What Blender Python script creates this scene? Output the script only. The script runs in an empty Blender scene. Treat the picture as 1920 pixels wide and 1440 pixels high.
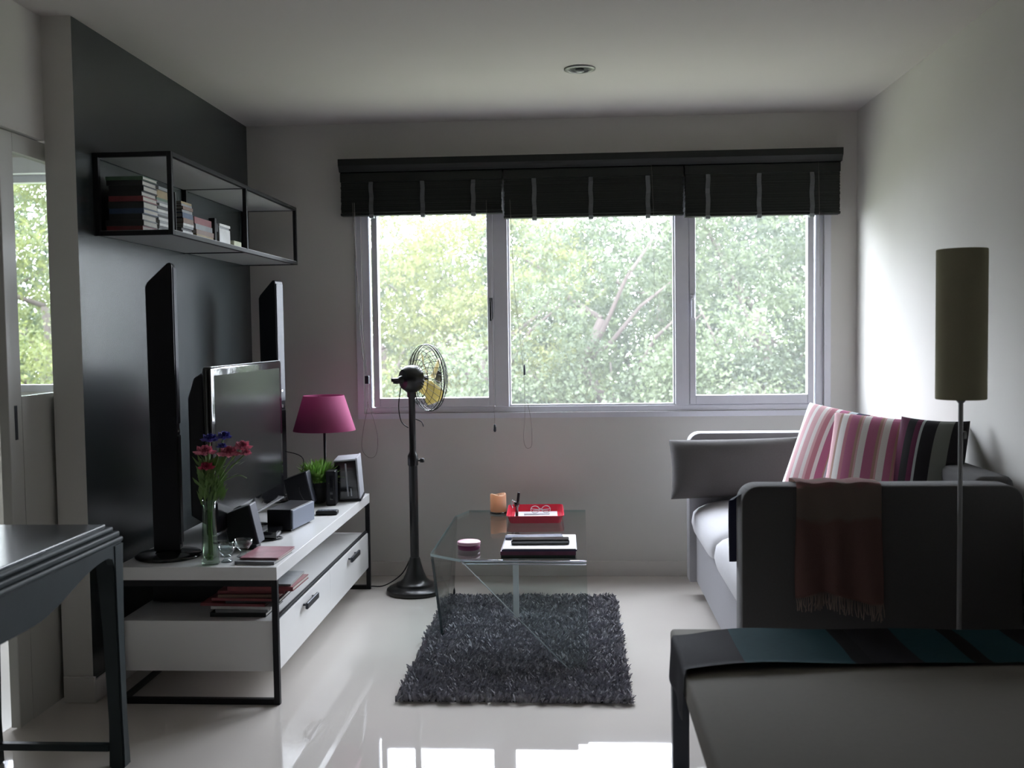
import bpy, bmesh, math, random
import numpy as np
from mathutils import Vector, Matrix, Euler

random.seed(7)
PI = math.pi
S = bpy.context.scene
COL = S.collection

# ------------------------------------------------------------------ camera
def camera_axes(yaw, pitch, roll):
    Rz = Matrix.Rotation(yaw, 3, 'Z')
    f = Rz @ Vector((0, math.cos(pitch), -math.sin(pitch)))
    r = Rz @ Vector((1, 0, 0))
    u = r.cross(f)
    c, s = math.cos(roll), math.sin(roll)
    return c * r + s * u, -s * r + c * u, f
cam_d = bpy.data.cameras.new('camera')
cam = bpy.data.objects.new('camera', cam_d)
COL.objects.link(cam)
r_, u_, f_ = camera_axes(0.0595, 0.0499, -0.0135)
m3 = Matrix((r_, u_, -f_)).transposed()
cam.matrix_world = Matrix.Translation((0, 0, 1.3695)) @ m3.to_4x4()
cam_d.sensor_width = 36.0
cam_d.lens = 1900.0 / 1920.0 * 36.0
cam_d.clip_start = 0.05
cam_d.clip_end = 300
cam_d.dof.use_dof = True
cam_d.dof.focus_distance = 4.6
cam_d.dof.aperture_fstop = 3.4
S.camera = cam

# ------------------------------------------------------------------ world, light, exposure
SKY = 26.5
SUN = 4.0
w = bpy.data.worlds.new('world')
S.world = w
w.use_nodes = True
bg = w.node_tree.nodes['Background']
bg.inputs[0].default_value = (0.925, 0.935, 1.045, 1)
bg.inputs[1].default_value = SKY
sun_d = bpy.data.lights.new('sun', 'SUN')
sun_d.energy = SUN
sun_d.angle = math.radians(12)
sun_d.color = (1.0, 0.95, 0.82)
sun = bpy.data.objects.new('sun', sun_d)
COL.objects.link(sun)
sun.rotation_euler = Vector((-0.55, -0.62, 1.05)).to_track_quat('Z', 'Y').to_euler()
S.view_settings.view_transform = 'Standard'
S.view_settings.look = 'None'
S.view_settings.gamma = 1.0
S.view_settings.use_curve_mapping = False
S.view_settings.exposure = 0.0
S.cycles.use_denoising = True
S.cycles.max_bounces = 12
S.cycles.diffuse_bounces = 6
S.cycles.glossy_bounces = 5
S.cycles.transmission_bounces = 8
S.cycles.transparent_max_bounces = 24
S.cycles.caustics_reflective = False
S.cycles.caustics_refractive = False
S.cycles.sample_clamp_indirect = 8.0

def portal(x0, x1, z0, z1, y):
    d = bpy.data.lights.new('window_portal', 'AREA')
    d.shape = 'RECTANGLE'
    d.size, d.size_y = x1 - x0, z1 - z0
    d.cycles.is_portal = True
    o = bpy.data.objects.new('window_portal', d)
    COL.objects.link(o)
    o.location = ((x0 + x1) / 2, y, (z0 + z1) / 2)
    o.rotation_euler = Vector((0, 1, 0)).to_track_quat('Z', 'Y').to_euler()
    return o
portal(-1.17, 1.38, 0.93, 2.2, 5.79)
portal(-4.33, -2.48, 1.08, 2.31, 5.79)

# ------------------------------------------------------------------ materials
def nd(nt, t, **k):
    n = nt.nodes.new(t)
    for a, b in k.items():
        setattr(n, a, b)
    return n

def mat(name, col, rough=0.5, metal=0.0, var=0.06, scale=30.0, bump=0.0, spec=0.5, coat=0.0, sheen=0.0, bscale=None):
    m = bpy.data.materials.new(name)
    m.use_nodes = True
    nt = m.node_tree
    p = nt.nodes['Principled BSDF']
    p.inputs['Roughness'].default_value = rough
    p.inputs['Metallic'].default_value = metal
    p.inputs['Specular IOR Level'].default_value = spec
    p.inputs['Coat Weight'].default_value = coat
    p.inputs['Sheen Weight'].default_value = sheen
    tc = nd(nt, 'ShaderNodeTexCoord')
    nz = nd(nt, 'ShaderNodeTexNoise')
    nz.inputs['Scale'].default_value = scale
    nz.inputs['Detail'].default_value = 3
    nt.links.new(tc.outputs['Object'], nz.inputs['Vector'])
    mx = nd(nt, 'ShaderNodeMix', data_type='RGBA')
    mx.inputs[6].default_value = tuple(max(0, c * (1 - var)) for c in col) + (1,)
    mx.inputs[7].default_value = tuple(min(1, c * (1 + var)) for c in col) + (1,)
    nt.links.new(nz.outputs['Fac'], mx.inputs[0])
    nt.links.new(mx.outputs[2], p.inputs['Base Color'])
    if bump:
        nb = nd(nt, 'ShaderNodeTexNoise')
        nb.inputs['Scale'].default_value = bscale or scale * 4
        nb.inputs['Detail'].default_value = 4
        nt.links.new(tc.outputs['Object'], nb.inputs['Vector'])
        b = nd(nt, 'ShaderNodeBump')
        b.inputs['Strength'].default_value = bump
        b.inputs['Distance'].default_value = 0.003
        nt.links.new(nb.outputs['Fac'], b.inputs['Height'])
        nt.links.new(b.outputs['Normal'], p.inputs['Normal'])
    return m

def ramp_stripes(name, axis, stops, rough=0.85, bump=0.3):
    """woven stripes along one object axis; stops = [(pos 0..1, colour)], coordinate = generated"""
    m = bpy.data.materials.new(name)
    m.use_nodes = True
    nt = m.node_tree
    p = nt.nodes['Principled BSDF']
    p.inputs['Roughness'].default_value = rough
    p.inputs['Specular IOR Level'].default_value = 0.2
    tc = nd(nt, 'ShaderNodeTexCoord')
    sp = nd(nt, 'ShaderNodeSeparateXYZ')
    nt.links.new(tc.outputs['Generated'], sp.inputs[0])
    r = nd(nt, 'ShaderNodeValToRGB')
    r.color_ramp.interpolation = 'CONSTANT'
    e = r.color_ramp.elements
    e[0].position = 0
    e[0].color = tuple(stops[0][1]) + (1,)
    e[1].position = stops[1][0]
    e[1].color = tuple(stops[1][1]) + (1,)
    for pos, c in stops[2:]:
        x = e.new(pos)
        x.color = tuple(c) + (1,)
    nt.links.new(sp.outputs['XYZ'.index(axis)], r.inputs[0])
    nt.links.new(r.outputs[0], p.inputs['Base Color'])
    nb = nd(nt, 'ShaderNodeTexNoise')
    nb.inputs['Scale'].default_value = 220
    nt.links.new(tc.outputs['Object'], nb.inputs['Vector'])
    b = nd(nt, 'ShaderNodeBump')
    b.inputs['Strength'].default_value = bump
    b.inputs['Distance'].default_value = 0.002
    nt.links.new(nb.outputs['Fac'], b.inputs['Height'])
    nt.links.new(b.outputs['Normal'], p.inputs['Normal'])
    return m

def glass_mat(name, tint=(0.9, 0.95, 0.94), rough=0.02, refl=1.0, veil=0.0):
    m = bpy.data.materials.new(name)
    m.use_nodes = True
    nt = m.node_tree
    for n in list(nt.nodes):
        if n.type == 'BSDF_PRINCIPLED':
            nt.nodes.remove(n)
    out = [n for n in nt.nodes if n.type == 'OUTPUT_MATERIAL'][0]
    tr = nd(nt, 'ShaderNodeBsdfTransparent')
    tr.inputs[0].default_value = tint + (1,)
    gl = nd(nt, 'ShaderNodeBsdfGlossy')
    gl.inputs['Roughness'].default_value = rough
    fr = nd(nt, 'ShaderNodeFresnel')
    geo = nd(nt, 'ShaderNodeNewGeometry')
    ior = nd(nt, 'ShaderNodeMapRange')          # the same 1.5 on both faces of a thin sheet
    ior.inputs[3].default_value = 1.5
    ior.inputs[4].default_value = 1 / 1.5
    nt.links.new(geo.outputs['Backfacing'], ior.inputs[0])
    nt.links.new(ior.outputs[0], fr.inputs[0])
    mul = nd(nt, 'ShaderNodeMath', operation='MULTIPLY')
    mul.inputs[1].default_value = refl
    nt.links.new(fr.outputs[0], mul.inputs[0])
    mx = nd(nt, 'ShaderNodeMixShader')
    nt.links.new(mul.outputs[0], mx.inputs[0])
    nt.links.new(tr.outputs[0], mx.inputs[1])
    nt.links.new(gl.outputs[0], mx.inputs[2])
    last = mx
    if veil:  # milky mix that imitates glare haze over the outdoor view
        tl = nd(nt, 'ShaderNodeBsdfTranslucent')
        tl.inputs[0].default_value = (0.95, 0.97, 0.97, 1)
        tc = nd(nt, 'ShaderNodeTexCoord')
        nz = nd(nt, 'ShaderNodeTexNoise')
        nz.inputs['Scale'].default_value = 3.0
        nz.inputs['Detail'].default_value = 5
        nt.links.new(tc.outputs['Object'], nz.inputs['Vector'])
        mr = nd(nt, 'ShaderNodeMapRange')
        mr.inputs[3].default_value = veil * 0.8
        mr.inputs[4].default_value = veil * 1.2
        nt.links.new(nz.outputs['Fac'], mr.inputs[0])
        m2 = nd(nt, 'ShaderNodeMixShader')
        nt.links.new(mr.outputs[0], m2.inputs[0])
        nt.links.new(mx.outputs[0], m2.inputs[1])
        nt.links.new(tl.outputs[0], m2.inputs[2])
        last = m2
    nt.links.new(last.outputs[0], out.inputs[0])
    return m

M = {}
M['wall'] = mat('wall_paint', (0.66, 0.642, 0.61), 0.75, var=0.02, scale=6, bump=0.08, bscale=180, spec=0.25)
M['ceiling'] = mat('ceiling_paint', (0.565, 0.535, 0.515), 0.8, var=0.02, scale=4, spec=0.2)
M['slate'] = mat('slate_paint', (0.036, 0.044, 0.046), 0.27, var=0.10, scale=5, bump=0.03, bscale=60, spec=0.6)
M['doorwhite'] = mat('door_paint', (0.50, 0.495, 0.46), 0.45, var=0.03, scale=8)
M['board'] = mat('baseboard_paint', (0.66, 0.63, 0.60), 0.5, var=0.03)
M['alu'] = mat('window_aluminium', (0.72, 0.72, 0.78), 0.35, metal=0.1, var=0.03)
M['alu_w'] = mat('white_window_profile', (0.78, 0.79, 0.84), 0.4, var=0.02)
M['pane'] = glass_mat('window_glass', (0.95, 0.98, 0.975), 0.01, 1.0, veil=0.0115)  # slight whitening put in as veiling glare, the glass itself is clean
M['clear_pane'] = glass_mat('door_glass', (0.93, 0.96, 0.95), 0.01, 1.0)
M['tglass'] = glass_mat('table_glass', (0.92, 0.965, 0.955), 0.02, 1.15)
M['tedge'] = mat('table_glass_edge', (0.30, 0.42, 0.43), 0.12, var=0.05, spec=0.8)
M['tedge_b'] = mat('table_glass_lit_edge', (0.62, 0.72, 0.74), 0.15, var=0.03, spec=0.8)  # edge colour lightened to stand in for the light along the leg
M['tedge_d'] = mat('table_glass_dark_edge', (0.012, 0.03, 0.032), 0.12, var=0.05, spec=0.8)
M['glass'] = glass_mat('drinking_glass', (0.90, 0.94, 0.94), 0.01, 2.4)
M['vglass'] = glass_mat('vase_glass', (0.80, 0.88, 0.80), 0.02, 1.6)
M['handle'] = mat('dark_handle_metal', (0.05, 0.055, 0.065), 0.35, metal=0.7)
M['blind'] = mat('blind_dark_wood', (0.012, 0.014, 0.013), 0.45, var=0.2, scale=12, spec=0.35)
M['tape'] = mat('blind_grey_tape', (0.10, 0.105, 0.11), 0.8, var=0.1, scale=120)
M['clip'] = mat('blind_clip', (0.22, 0.24, 0.25), 0.5)
M['cord'] = mat('blind_cord', (0.22, 0.20, 0.19), 0.8)
M['white_lam'] = mat('white_laminate', (0.82, 0.815, 0.81), 0.20, var=0.02, scale=5, spec=0.6)
M['blackmetal'] = mat('black_steel', (0.010, 0.010, 0.012), 0.55, var=0.1, spec=0.3)
M['shelfboard'] = mat('shelf_board', (0.42, 0.42, 0.43), 0.5, var=0.03)
M['blackplastic'] = mat('black_plastic', (0.009, 0.009, 0.012), 0.4, var=0.1, spec=0.3)
M['blackgloss'] = mat('glossy_black_plastic', (0.006, 0.006, 0.007), 0.10, var=0.05, coat=0.5)
M['spk_front'] = mat('speaker_grille', (0.040, 0.043, 0.060), 0.45, var=0.2, scale=300, bump=0.2)
M['spk_grey'] = mat('grey_speaker_cloth', (0.15, 0.17, 0.22), 0.6, var=0.1, scale=300, bump=0.2)
M['screen'] = mat('tv_screen', (0.008, 0.009, 0.009), 0.20, var=0.02, spec=0.28)
M['silver'] = mat('silver_trim', (0.62, 0.62, 0.64), 0.25, metal=0.8)
M['pinkshade'] = None
M['darkwood'] = mat('dark_lacquer_wood', (0.013, 0.022, 0.024), 0.5, var=0.25, scale=8, bump=0.1, spec=0.3)
M['darkwood_top'] = mat('dark_lacquer_top', (0.035, 0.042, 0.05), 0.22, var=0.2, scale=7, spec=0.6)
M['sofa'] = mat('shaded_sofa_fabric', (0.090, 0.087, 0.088), 0.9, var=0.12, scale=160, bump=0.35, bscale=700, spec=0.15, sheen=0.15)  # sofa fabric darkened, the backlit shade of near arm and back in its colour
M['seat'] = mat('lit_seat_fabric', (0.56, 0.55, 0.575), 0.9, var=0.08, scale=160, bump=0.35, bscale=700, spec=0.15, sheen=0.2)  # same sofa fabric lightened, window light on the seats in its colour
M['seatbase'] = mat('half_lit_base_fabric', (0.36, 0.355, 0.375), 0.9, var=0.08, scale=160, bump=0.35, bscale=700, spec=0.15)  # middle tone of that fabric for base and far arm, light in its colour
M['piping'] = mat('sofa_piping', (0.20, 0.197, 0.20), 0.9, var=0.05, spec=0.15)
M['lampcream'] = None
M['lampsteel'] = mat('painted_lamp_pole', (0.30, 0.30, 0.31), 0.4, metal=0.3)
M['beige'] = mat('beige_upholstery', (0.17, 0.16, 0.14), 0.9, var=0.06, scale=90, bump=0.25, bscale=500, spec=0.1)
M['bluewood'] = mat('blue_black_leg', (0.020, 0.026, 0.040), 0.28, var=0.1, spec=0.6)
M['fanblack'] = mat('fan_black_enamel', (0.010, 0.010, 0.010), 0.28, var=0.1, spec=0.5)
M['brass'] = mat('brass_blade', (0.60, 0.52, 0.26), 0.35, metal=0.35, var=0.08)
M['candle'] = mat('peach_wax', (0.98, 0.60, 0.40), 0.5, var=0.05)
M['redplastic'] = mat('red_plastic', (0.66, 0.03, 0.065), 0.25, var=0.04, spec=0.6)
M['paper'] = mat('white_paper', (0.78, 0.77, 0.80), 0.7, var=0.03)
M['pages'] = mat('page_edges', (0.60, 0.585, 0.54), 0.85, var=0.22, scale=260)
M['navy'] = mat('navy_cover', (0.03, 0.028, 0.075), 0.4, var=0.2)
M['plum'] = mat('plum_cover', (0.12, 0.03, 0.07), 0.5, var=0.5, scale=14)
M['darkgreen'] = mat('dark_green_cover', (0.012, 0.028, 0.022), 0.4, var=0.2)
M['leafgreen'] = mat('pot_plant_leaf', (0.34, 0.58, 0.16), 0.5, var=0.35, scale=20)
M['stemgreen'] = mat('flower_stem', (0.14, 0.24, 0.07), 0.5, var=0.3)
M['pinkpetal'] = mat('pink_petal', (0.85, 0.27, 0.38), 0.6, var=0.35, scale=60)
M['redpetal'] = mat('crimson_petal', (0.60, 0.08, 0.17), 0.6, var=0.35, scale=60)
M['bluepetal'] = mat('blue_petal', (0.12, 0.12, 0.50), 0.6, var=0.35, scale=60)
M['pot'] = mat('dark_plant_pot', (0.028, 0.028, 0.028), 0.6)
M['potlight'] = mat('grey_pot', (0.07, 0.07, 0.068), 0.6)
M['soil'] = mat('soil', (0.03, 0.02, 0.012), 0.95, bump=0.5)
M['silverdev'] = mat('silver_plastic', (0.45, 0.46, 0.50), 0.35, var=0.03)
M['bark'] = mat('tree_bark', (0.060, 0.046, 0.042), 0.9, var=0.3, scale=6, bump=0.6)
M['grass'] = mat('garden_ground', (0.17, 0.18, 0.12), 0.95, var=0.4, scale=1.2)
M['bed_floor'] = mat('bedroom_floor', (0.55, 0.53, 0.50), 0.2, var=0.03, scale=3)

def translucent_shade(name, col, tcol, tf):
    m = bpy.data.materials.new(name)
    m.use_nodes = True
    nt = m.node_tree
    p = nt.nodes['Principled BSDF']
    out = [n for n in nt.nodes if n.type == 'OUTPUT_MATERIAL'][0]
    p.inputs['Roughness'].default_value = 0.85
    p.inputs['Specular IOR Level'].default_value = 0.15
    tc = nd(nt, 'ShaderNodeTexCoord')
    nz = nd(nt, 'ShaderNodeTexNoise')
    nz.inputs['Scale'].default_value = 150
    nt.links.new(tc.outputs['Object'], nz.inputs['Vector'])
    mx = nd(nt, 'ShaderNodeMix', data_type='RGBA')
    mx.inputs[6].default_value = tuple(c * 0.94 for c in col) + (1,)
    mx.inputs[7].default_value = tuple(min(1, c * 1.06) for c in col) + (1,)
    nt.links.new(nz.outputs['Fac'], mx.inputs[0])
    nt.links.new(mx.outputs[2], p.inputs['Base Color'])
    t = nd(nt, 'ShaderNodeBsdfTranslucent')
    t.inputs[0].default_value = tcol + (1,)
    ms = nd(nt, 'ShaderNodeMixShader')
    ms.inputs[0].default_value = tf
    nt.links.new(p.outputs[0], ms.inputs[1])
    nt.links.new(t.outputs[0], ms.inputs[2])
    nt.links.new(ms.outputs[0], out.inputs[0])
    return m
M['pinkshade'] = translucent_shade('magenta_lampshade', (0.34, 0.075, 0.17), (0.80, 0.26, 0.50), 0.20)
M['lampcream'] = translucent_shade('cream_lampshade', (0.36, 0.34, 0.24), (0.40, 0.37, 0.22), 0.18)

M['candle'] = translucent_shade('peach_wax', (0.96, 0.72, 0.55), (1.0, 0.66, 0.42), 0.5)

def floor_mat():
    m = mat('polished_floor', (0.66, 0.615, 0.575), 0.04, var=0.05, scale=2.2, spec=0.8)
    nt = m.node_tree
    p = nt.nodes['Principled BSDF']
    tc = nd(nt, 'ShaderNodeTexCoord')
    nz = nd(nt, 'ShaderNodeTexNoise')
    nz.inputs['Scale'].default_value = 7
    nz.inputs['Detail'].default_value = 6
    mr = nd(nt, 'ShaderNodeMapRange')
    mr.inputs[3].default_value = 0.015
    mr.inputs[4].default_value = 0.04
    nt.links.new(tc.outputs['Object'], nz.inputs['Vector'])
    nt.links.new(nz.outputs['Fac'], mr.inputs[0])
    nt.links.new(mr.outputs[0], p.inputs['Roughness'])
    return m
M['floor'] = floor_mat()

def leaf_mat(name, c0, c1, tr):
    m = bpy.data.materials.new(name)
    m.use_nodes = True
    nt = m.node_tree
    p = nt.nodes['Principled BSDF']
    out = [n for n in nt.nodes if n.type == 'OUTPUT_MATERIAL'][0]
    p.inputs['Roughness'].default_value = 0.55
    tc = nd(nt, 'ShaderNodeTexCoord')
    nz = nd(nt, 'ShaderNodeTexNoise')
    nz.inputs['Scale'].default_value = 1.6
    nz.inputs['Detail'].default_value = 8
    nz.inputs['Roughness'].default_value = 0.7
    nt.links.new(tc.outputs['Object'], nz.inputs['Vector'])
    r = nd(nt, 'ShaderNodeValToRGB')
    r.color_ramp.elements[0].position = 0.36
    r.color_ramp.elements[0].color = c0 + (1,)
    r.color_ramp.elements[1].position = 0.62
    r.color_ramp.elements[1].color = c1 + (1,)
    nt.links.new(nz.outputs['Fac'], r.inputs[0])
    nt.links.new(r.outputs[0], p.inputs['Base Color'])
    t = nd(nt, 'ShaderNodeBsdfTranslucent')
    nt.links.new(r.outputs[0], t.inputs[0])
    ms = nd(nt, 'ShaderNodeMixShader')
    ms.inputs[0].default_value = tr
    nt.links.new(p.outputs[0], ms.inputs[1])
    nt.links.new(t.outputs[0], ms.inputs[2])
    nt.links.new(ms.outputs[0], out.inputs[0])
    return m
M['leaf_a'] = leaf_mat('foliage_cool', (0.034, 0.049, 0.029), (0.085, 0.108, 0.052), 0.45)
M['leaf_b'] = leaf_mat('foliage_yellow', (0.048, 0.065, 0.024), (0.145, 0.155, 0.050), 0.45)
M['leaf_c'] = leaf_mat('foliage_dark', (0.022, 0.033, 0.023), (0.054, 0.072, 0.040), 0.4)

def book_col(name, c, sc=25):
    return mat(name, c, 0.45, var=0.35, scale=sc)
COVERS = [book_col('cover_black', (0.012, 0.014, 0.015)), book_col('cover_red', (0.20, 0.035, 0.04)),
          book_col('cover_grey', (0.22, 0.23, 0.24)), book_col('cover_green', (0.06, 0.12, 0.07)),
          book_col('cover_white', (0.55, 0.55, 0.54)), book_col('cover_brown', (0.16, 0.09, 0.06)),
          book_col('cover_blue', (0.04, 0.07, 0.14)), book_col('cover_ochre', (0.30, 0.22, 0.10))]

# ------------------------------------------------------------------ mesh helpers
def V(*a):
    return Vector(a)

def box(bm, x0, x1, y0, y1, z0, z1, bev=0.0, seg=2, mi=0, rot=None, pivot=None):
    """rot: Euler/Matrix about pivot (default: box centre)"""
    r = bmesh.ops.create_cube(bm, size=1.0)
    vs = r['verts']
    c = V((x0 + x1) / 2, (y0 + y1) / 2, (z0 + z1) / 2)
    for v in vs:
        v.co = V(v.co.x * (x1 - x0), v.co.y * (y1 - y0), v.co.z * (z1 - z0)) + c
    fs = list({f for v in vs for f in v.link_faces})
    if bev:
        es = list({e for v in vs for e in v.link_edges})
        rr = bmesh.ops.bevel(bm, geom=es + vs, offset=bev, segments=seg, profile=0.5, affect='EDGES', clamp_overlap=True)
        fs = rr['faces']
        vs = list({v for f in fs for v in f.verts})
        # include the big flat faces as well
        fs = list({f for v in vs for f in v.link_faces})
    for f in fs:
        f.material_index = mi
    if rot is not None:
        R = rot.to_matrix() if isinstance(rot, Euler) else rot
        pv = pivot if pivot is not None else c
        for v in vs:
            v.co = R @ (v.co - pv) + pv
    return vs

def lathe(bm, prof, c=(0, 0, 0), n=32, mi=0, cap=True, sx=1, sy=1):
    """prof [(r,z)] about z axis through c"""
    rings = []
    for r, z in prof:
        ring = []
        for i in range(n):
            a = 2 * PI * i / n
            ring.append(bm.verts.new((c[0] + r * math.cos(a) * sx, c[1] + r * math.sin(a) * sy, c[2] + z)))
        rings.append(ring)
    for a, b in zip(rings, rings[1:]):
        for i in range(n):
            f = bm.faces.new((a[i], a[(i + 1) % n], b[(i + 1) % n], b[i]))
            f.material_index = mi
            f.smooth = True
    if cap:
        if prof[0][0] > 1e-5:
            f = bm.faces.new(list(reversed(rings[0]))); f.material_index = mi
        if prof[-1][0] > 1e-5:
            f = bm.faces.new(rings[-1]); f.material_index = mi
    return rings

def tube(bm, pts, r, n=8, mi=0, cap=True, closed=False):
    pts = [Vector(p) for p in pts]
    rs = r if isinstance(r, (list, tuple)) else [r] * len(pts)
    rings = []
    up = None
    N = len(pts)
    for i, p in enumerate(pts):
        if closed:
            t = pts[(i + 1) % N] - pts[i - 1]
        else:
            t = (pts[min(i + 1, N - 1)] - pts[max(i - 1, 0)])
        t.normalize()
        if up is None:
            up = V(0, 0, 1) if abs(t.z) < 0.9 else V(1, 0, 0)
        s = t.cross(up).normalized()
        up = s.cross(t).normalized()
        rings.append([bm.verts.new(p + rs[i] * (math.cos(2 * PI * k / n) * s + math.sin(2 * PI * k / n) * up)) for k in range(n)])
    pairs = list(zip(rings, rings[1:]))
    if closed:
        pairs.append((rings[-1], rings[0]))
    for a, b in pairs:
        for k in range(n):
            f = bm.faces.new((a[k], a[(k + 1) % n], b[(k + 1) % n], b[k]))
            f.material_index = mi
            f.smooth = True
    if cap and not closed:
        bm.faces.new(list(reversed(rings[0]))).material_index = mi
        bm.faces.new(rings[-1]).material_index = mi

def prism(bm, poly, axis, a0, a1, mi=0, bev=0.0):
    """extrude a 2D polygon along axis from a0 to a1. poly in the other two axes in order"""
    def P(p, a):
        if axis == 'y':
            return (p[0], a, p[1])
        if axis == 'x':
            return (a, p[0], p[1])
        return (p[0], p[1], a)
    A = [bm.verts.new(P(p, a0)) for p in poly]
    B = [bm.verts.new(P(p, a1)) for p in poly]
    fs = [bm.faces.new(A), bm.faces.new(list(reversed(B)))]
    n = len(poly)
    for i in range(n):
        fs.append(bm.faces.new((A[i], B[i], B[(i + 1) % n], A[(i + 1) % n])))
    for f in fs:
        f.material_index = mi
    bmesh.ops.recalc_face_normals(bm, faces=fs)
    if bev:
        es = [e for e in {e for v in A + B for e in v.link_edges}]
        bmesh.ops.bevel(bm, geom=es, offset=bev, segments=2, profile=0.5, affect='EDGES', clamp_overlap=True)

def obj(name, bm, mats, parent=None, smooth=None, recalc=True):
    if recalc:
        bmesh.ops.recalc_face_normals(bm, faces=bm.faces[:])
    me = bpy.data.meshes.new(name)
    if smooth:
        for f in bm.faces:
            f.smooth = True
    bm.to_mesh(me)
    bm.free()
    if not isinstance(mats, (list, tuple)):
        mats = [mats]
    for m in mats:
        me.materials.append(M[m] if isinstance(m, str) else m)
    if smooth == 'angle':
        me.set_sharp_from_angle(angle=math.radians(40))
    o = bpy.data.objects.new(name, me)
    COL.objects.link(o)
    if parent is not None:
        o.parent = parent
    return o

def BM():
    return bmesh.new()

def boxobj(name, dims, m, parent=None, bev=0.0, **k):
    bm = BM()
    box(bm, *dims, bev=bev, **k)
    return obj(name, bm, m, parent)

def tag(o, label, cat, group=None, kind=None):
    o['label'] = label
    if cat:
        o['category'] = cat
    if group:
        o['group'] = group
    if kind:
        o['kind'] = kind
    return o

def thing(name, label, cat, loc=(0, 0, 0), rz=0.0, group=None):
    o = bpy.data.objects.new(name, None)
    o.empty_display_size = 0.05
    COL.objects.link(o)
    o.location = loc
    o.rotation_euler = (0, 0, rz)
    return tag(o, label, cat, group)

def struct(name, bm, m, parent=None, label=None):
    o = obj(name, bm, m, parent)
    if parent is None:
        o['kind'] = 'structure'
    if label:
        o['label'] = label
    return o

def subsurf(o, lv=2):
    s = o.modifiers.new('subsurf', 'SUBSURF')
    s.levels = lv
    s.render_levels = lv
    return o

# ------------------------------------------------------------------ room
XL, XW, XR, D, H = -1.815, -1.93, 1.558, 5.666, 2.55
YN = 3.662
bm = BM(); box(bm, -2.0, XR, -3.0, D, -0.12, 0.0)
struct('floor', bm, 'floor', label='pale polished floor mirroring the window')
bm = BM(); box(bm, -5.2, -2.0, -3.0, D, -0.12, 0.0)
struct('floor_bedroom', bm, 'bed_floor')
bm = BM(); box(bm, -5.2, XR + 0.12, -3.1, D + 0.15, H, H + 0.15)
struct('ceiling', bm, 'ceiling', label='plain off-white ceiling')

def wall_with_holes(x0, x1, z0, z1, y0, y1, holes):
    bm = BM()
    xs = sorted({x0, x1} | {h[0] for h in holes} | {h[1] for h in holes})
    for a, b in zip(xs, xs[1:]):
        hs = [h for h in holes if h[0] <= a and h[1] >= b]
        if hs:
            h = hs[0]
            box(bm, a, b, y0, y1, z0, h[2])
            box(bm, a, b, y0, y1, h[3], z1)
        else:
            box(bm, a, b, y0, y1, z0, z1)
    return bm
WX0, WX1, WZ0, WZ1 = -1.176, 1.383, 0.926, 2.22
BX0, BX1, BZ0, BZ1 = -4.33, -2.48, 1.07, 2.31
struct('wall_back', wall_with_holes(-5.2, XR + 0.12, -0.12, H, D, D + 0.15,
       [(WX0, WX1, WZ0, WZ1), (BX0, BX1, BZ0, BZ1)]), 'wall', label='off-white wall around the window')
# dark accent wall: painted on the room side only
bm = BM(); box(bm, XW, XL, YN, D, -0.0, H)
for f in bm.faces:
    if f.calc_center_median().x > XL - 0.001:
        f.material_index = 1
struct('wall_left', bm, ['wall', 'slate'], label='partition wall painted dark slate grey on the room side')
bm = BM()
box(bm, XW - 0.10, XW, -3.0, 2.45, 0, H)
box(bm, XW - 0.10, XW, 2.45, YN, 2.10, H)
struct('wall_left_near', bm, 'wall', label='off-white wall with the sliding door opening')
bm = BM(); box(bm, XR, XR + 0.12, -3.0, D, -0.12, H)
struct('wall_right', bm, 'wall', label='off-white wall behind the sofa')
bm = BM(); box(bm, -5.2, XR + 0.12, -3.12, -3.0, -0.12, H)
struct('wall_rear', bm, mat('rear_wall_paint', (0.09, 0.08, 0.07), 0.7))
bm = BM(); box(bm, -5.32, -5.2, -3.12, D + 0.15, -0.12, H)
struct('wall_bedroom', bm, 'wall')
bm = BM(); box(bm, XL, XR, D - 0.012, D, 0, 0.085, bev=0.003)
struct('baseboard_back', bm, 'board')
bm = BM(); box(bm, XR - 0.012, XR, -3.0, D - 0.012, 0, 0.085, bev=0.003)
struct('baseboard_right', bm, 'board')
bm = BM()
box(bm, XL, XL + 0.012, YN, D - 0.012, 0, 0.085, bev=0.003)
box(bm, XW + 0.004, XL + 0.012, YN - 0.012, YN, 0, 0.10, bev=0.003)
struct('baseboard_left', bm, 'board')

# sliding door in its opening
d = bpy.data.objects.new('door_1', None); COL.objects.link(d); d['kind'] = 'structure'
d['label'] = 'cream sliding door with a tall glass pane, standing half open'
d.location = (-1.98, 3.385, 0)
bm = BM()
box(bm, 0, 0.035, 0, 0.085, 0.008, 2.095, bev=0.003)
box(bm, 0, 0.035, 0.80, 0.885, 0.008, 2.095, bev=0.003)
box(bm, 0, 0.035, 0.085, 0.80, 0.008, 1.17, bev=0.0)
box(bm, 0, 0.035, 0.085, 0.80, 2.03, 2.095)
obj('door_panel', bm, 'doorwhite', d)
boxobj('pane', (0.015, 0.020, 0.085, 0.80, 1.17, 2.03), 'clear_pane', d)
bm = BM(); box(bm, 0.0345, 0.0365, 0.035, 0.052, 1.02, 1.14, bev=0.0006)
box(bm, 0.030, 0.0355, 0.038, 0.049, 1.03, 1.13)
obj('door_handle', bm, 'handle', d)
bm = BM()
box(bm, XW - 0.10, XW + 0.006, 2.45 - 0.03, 2.45 + 0.02, 0, 2.13, bev=0.003)
struct('trim_1', bm, 'doorwhite')

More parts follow.
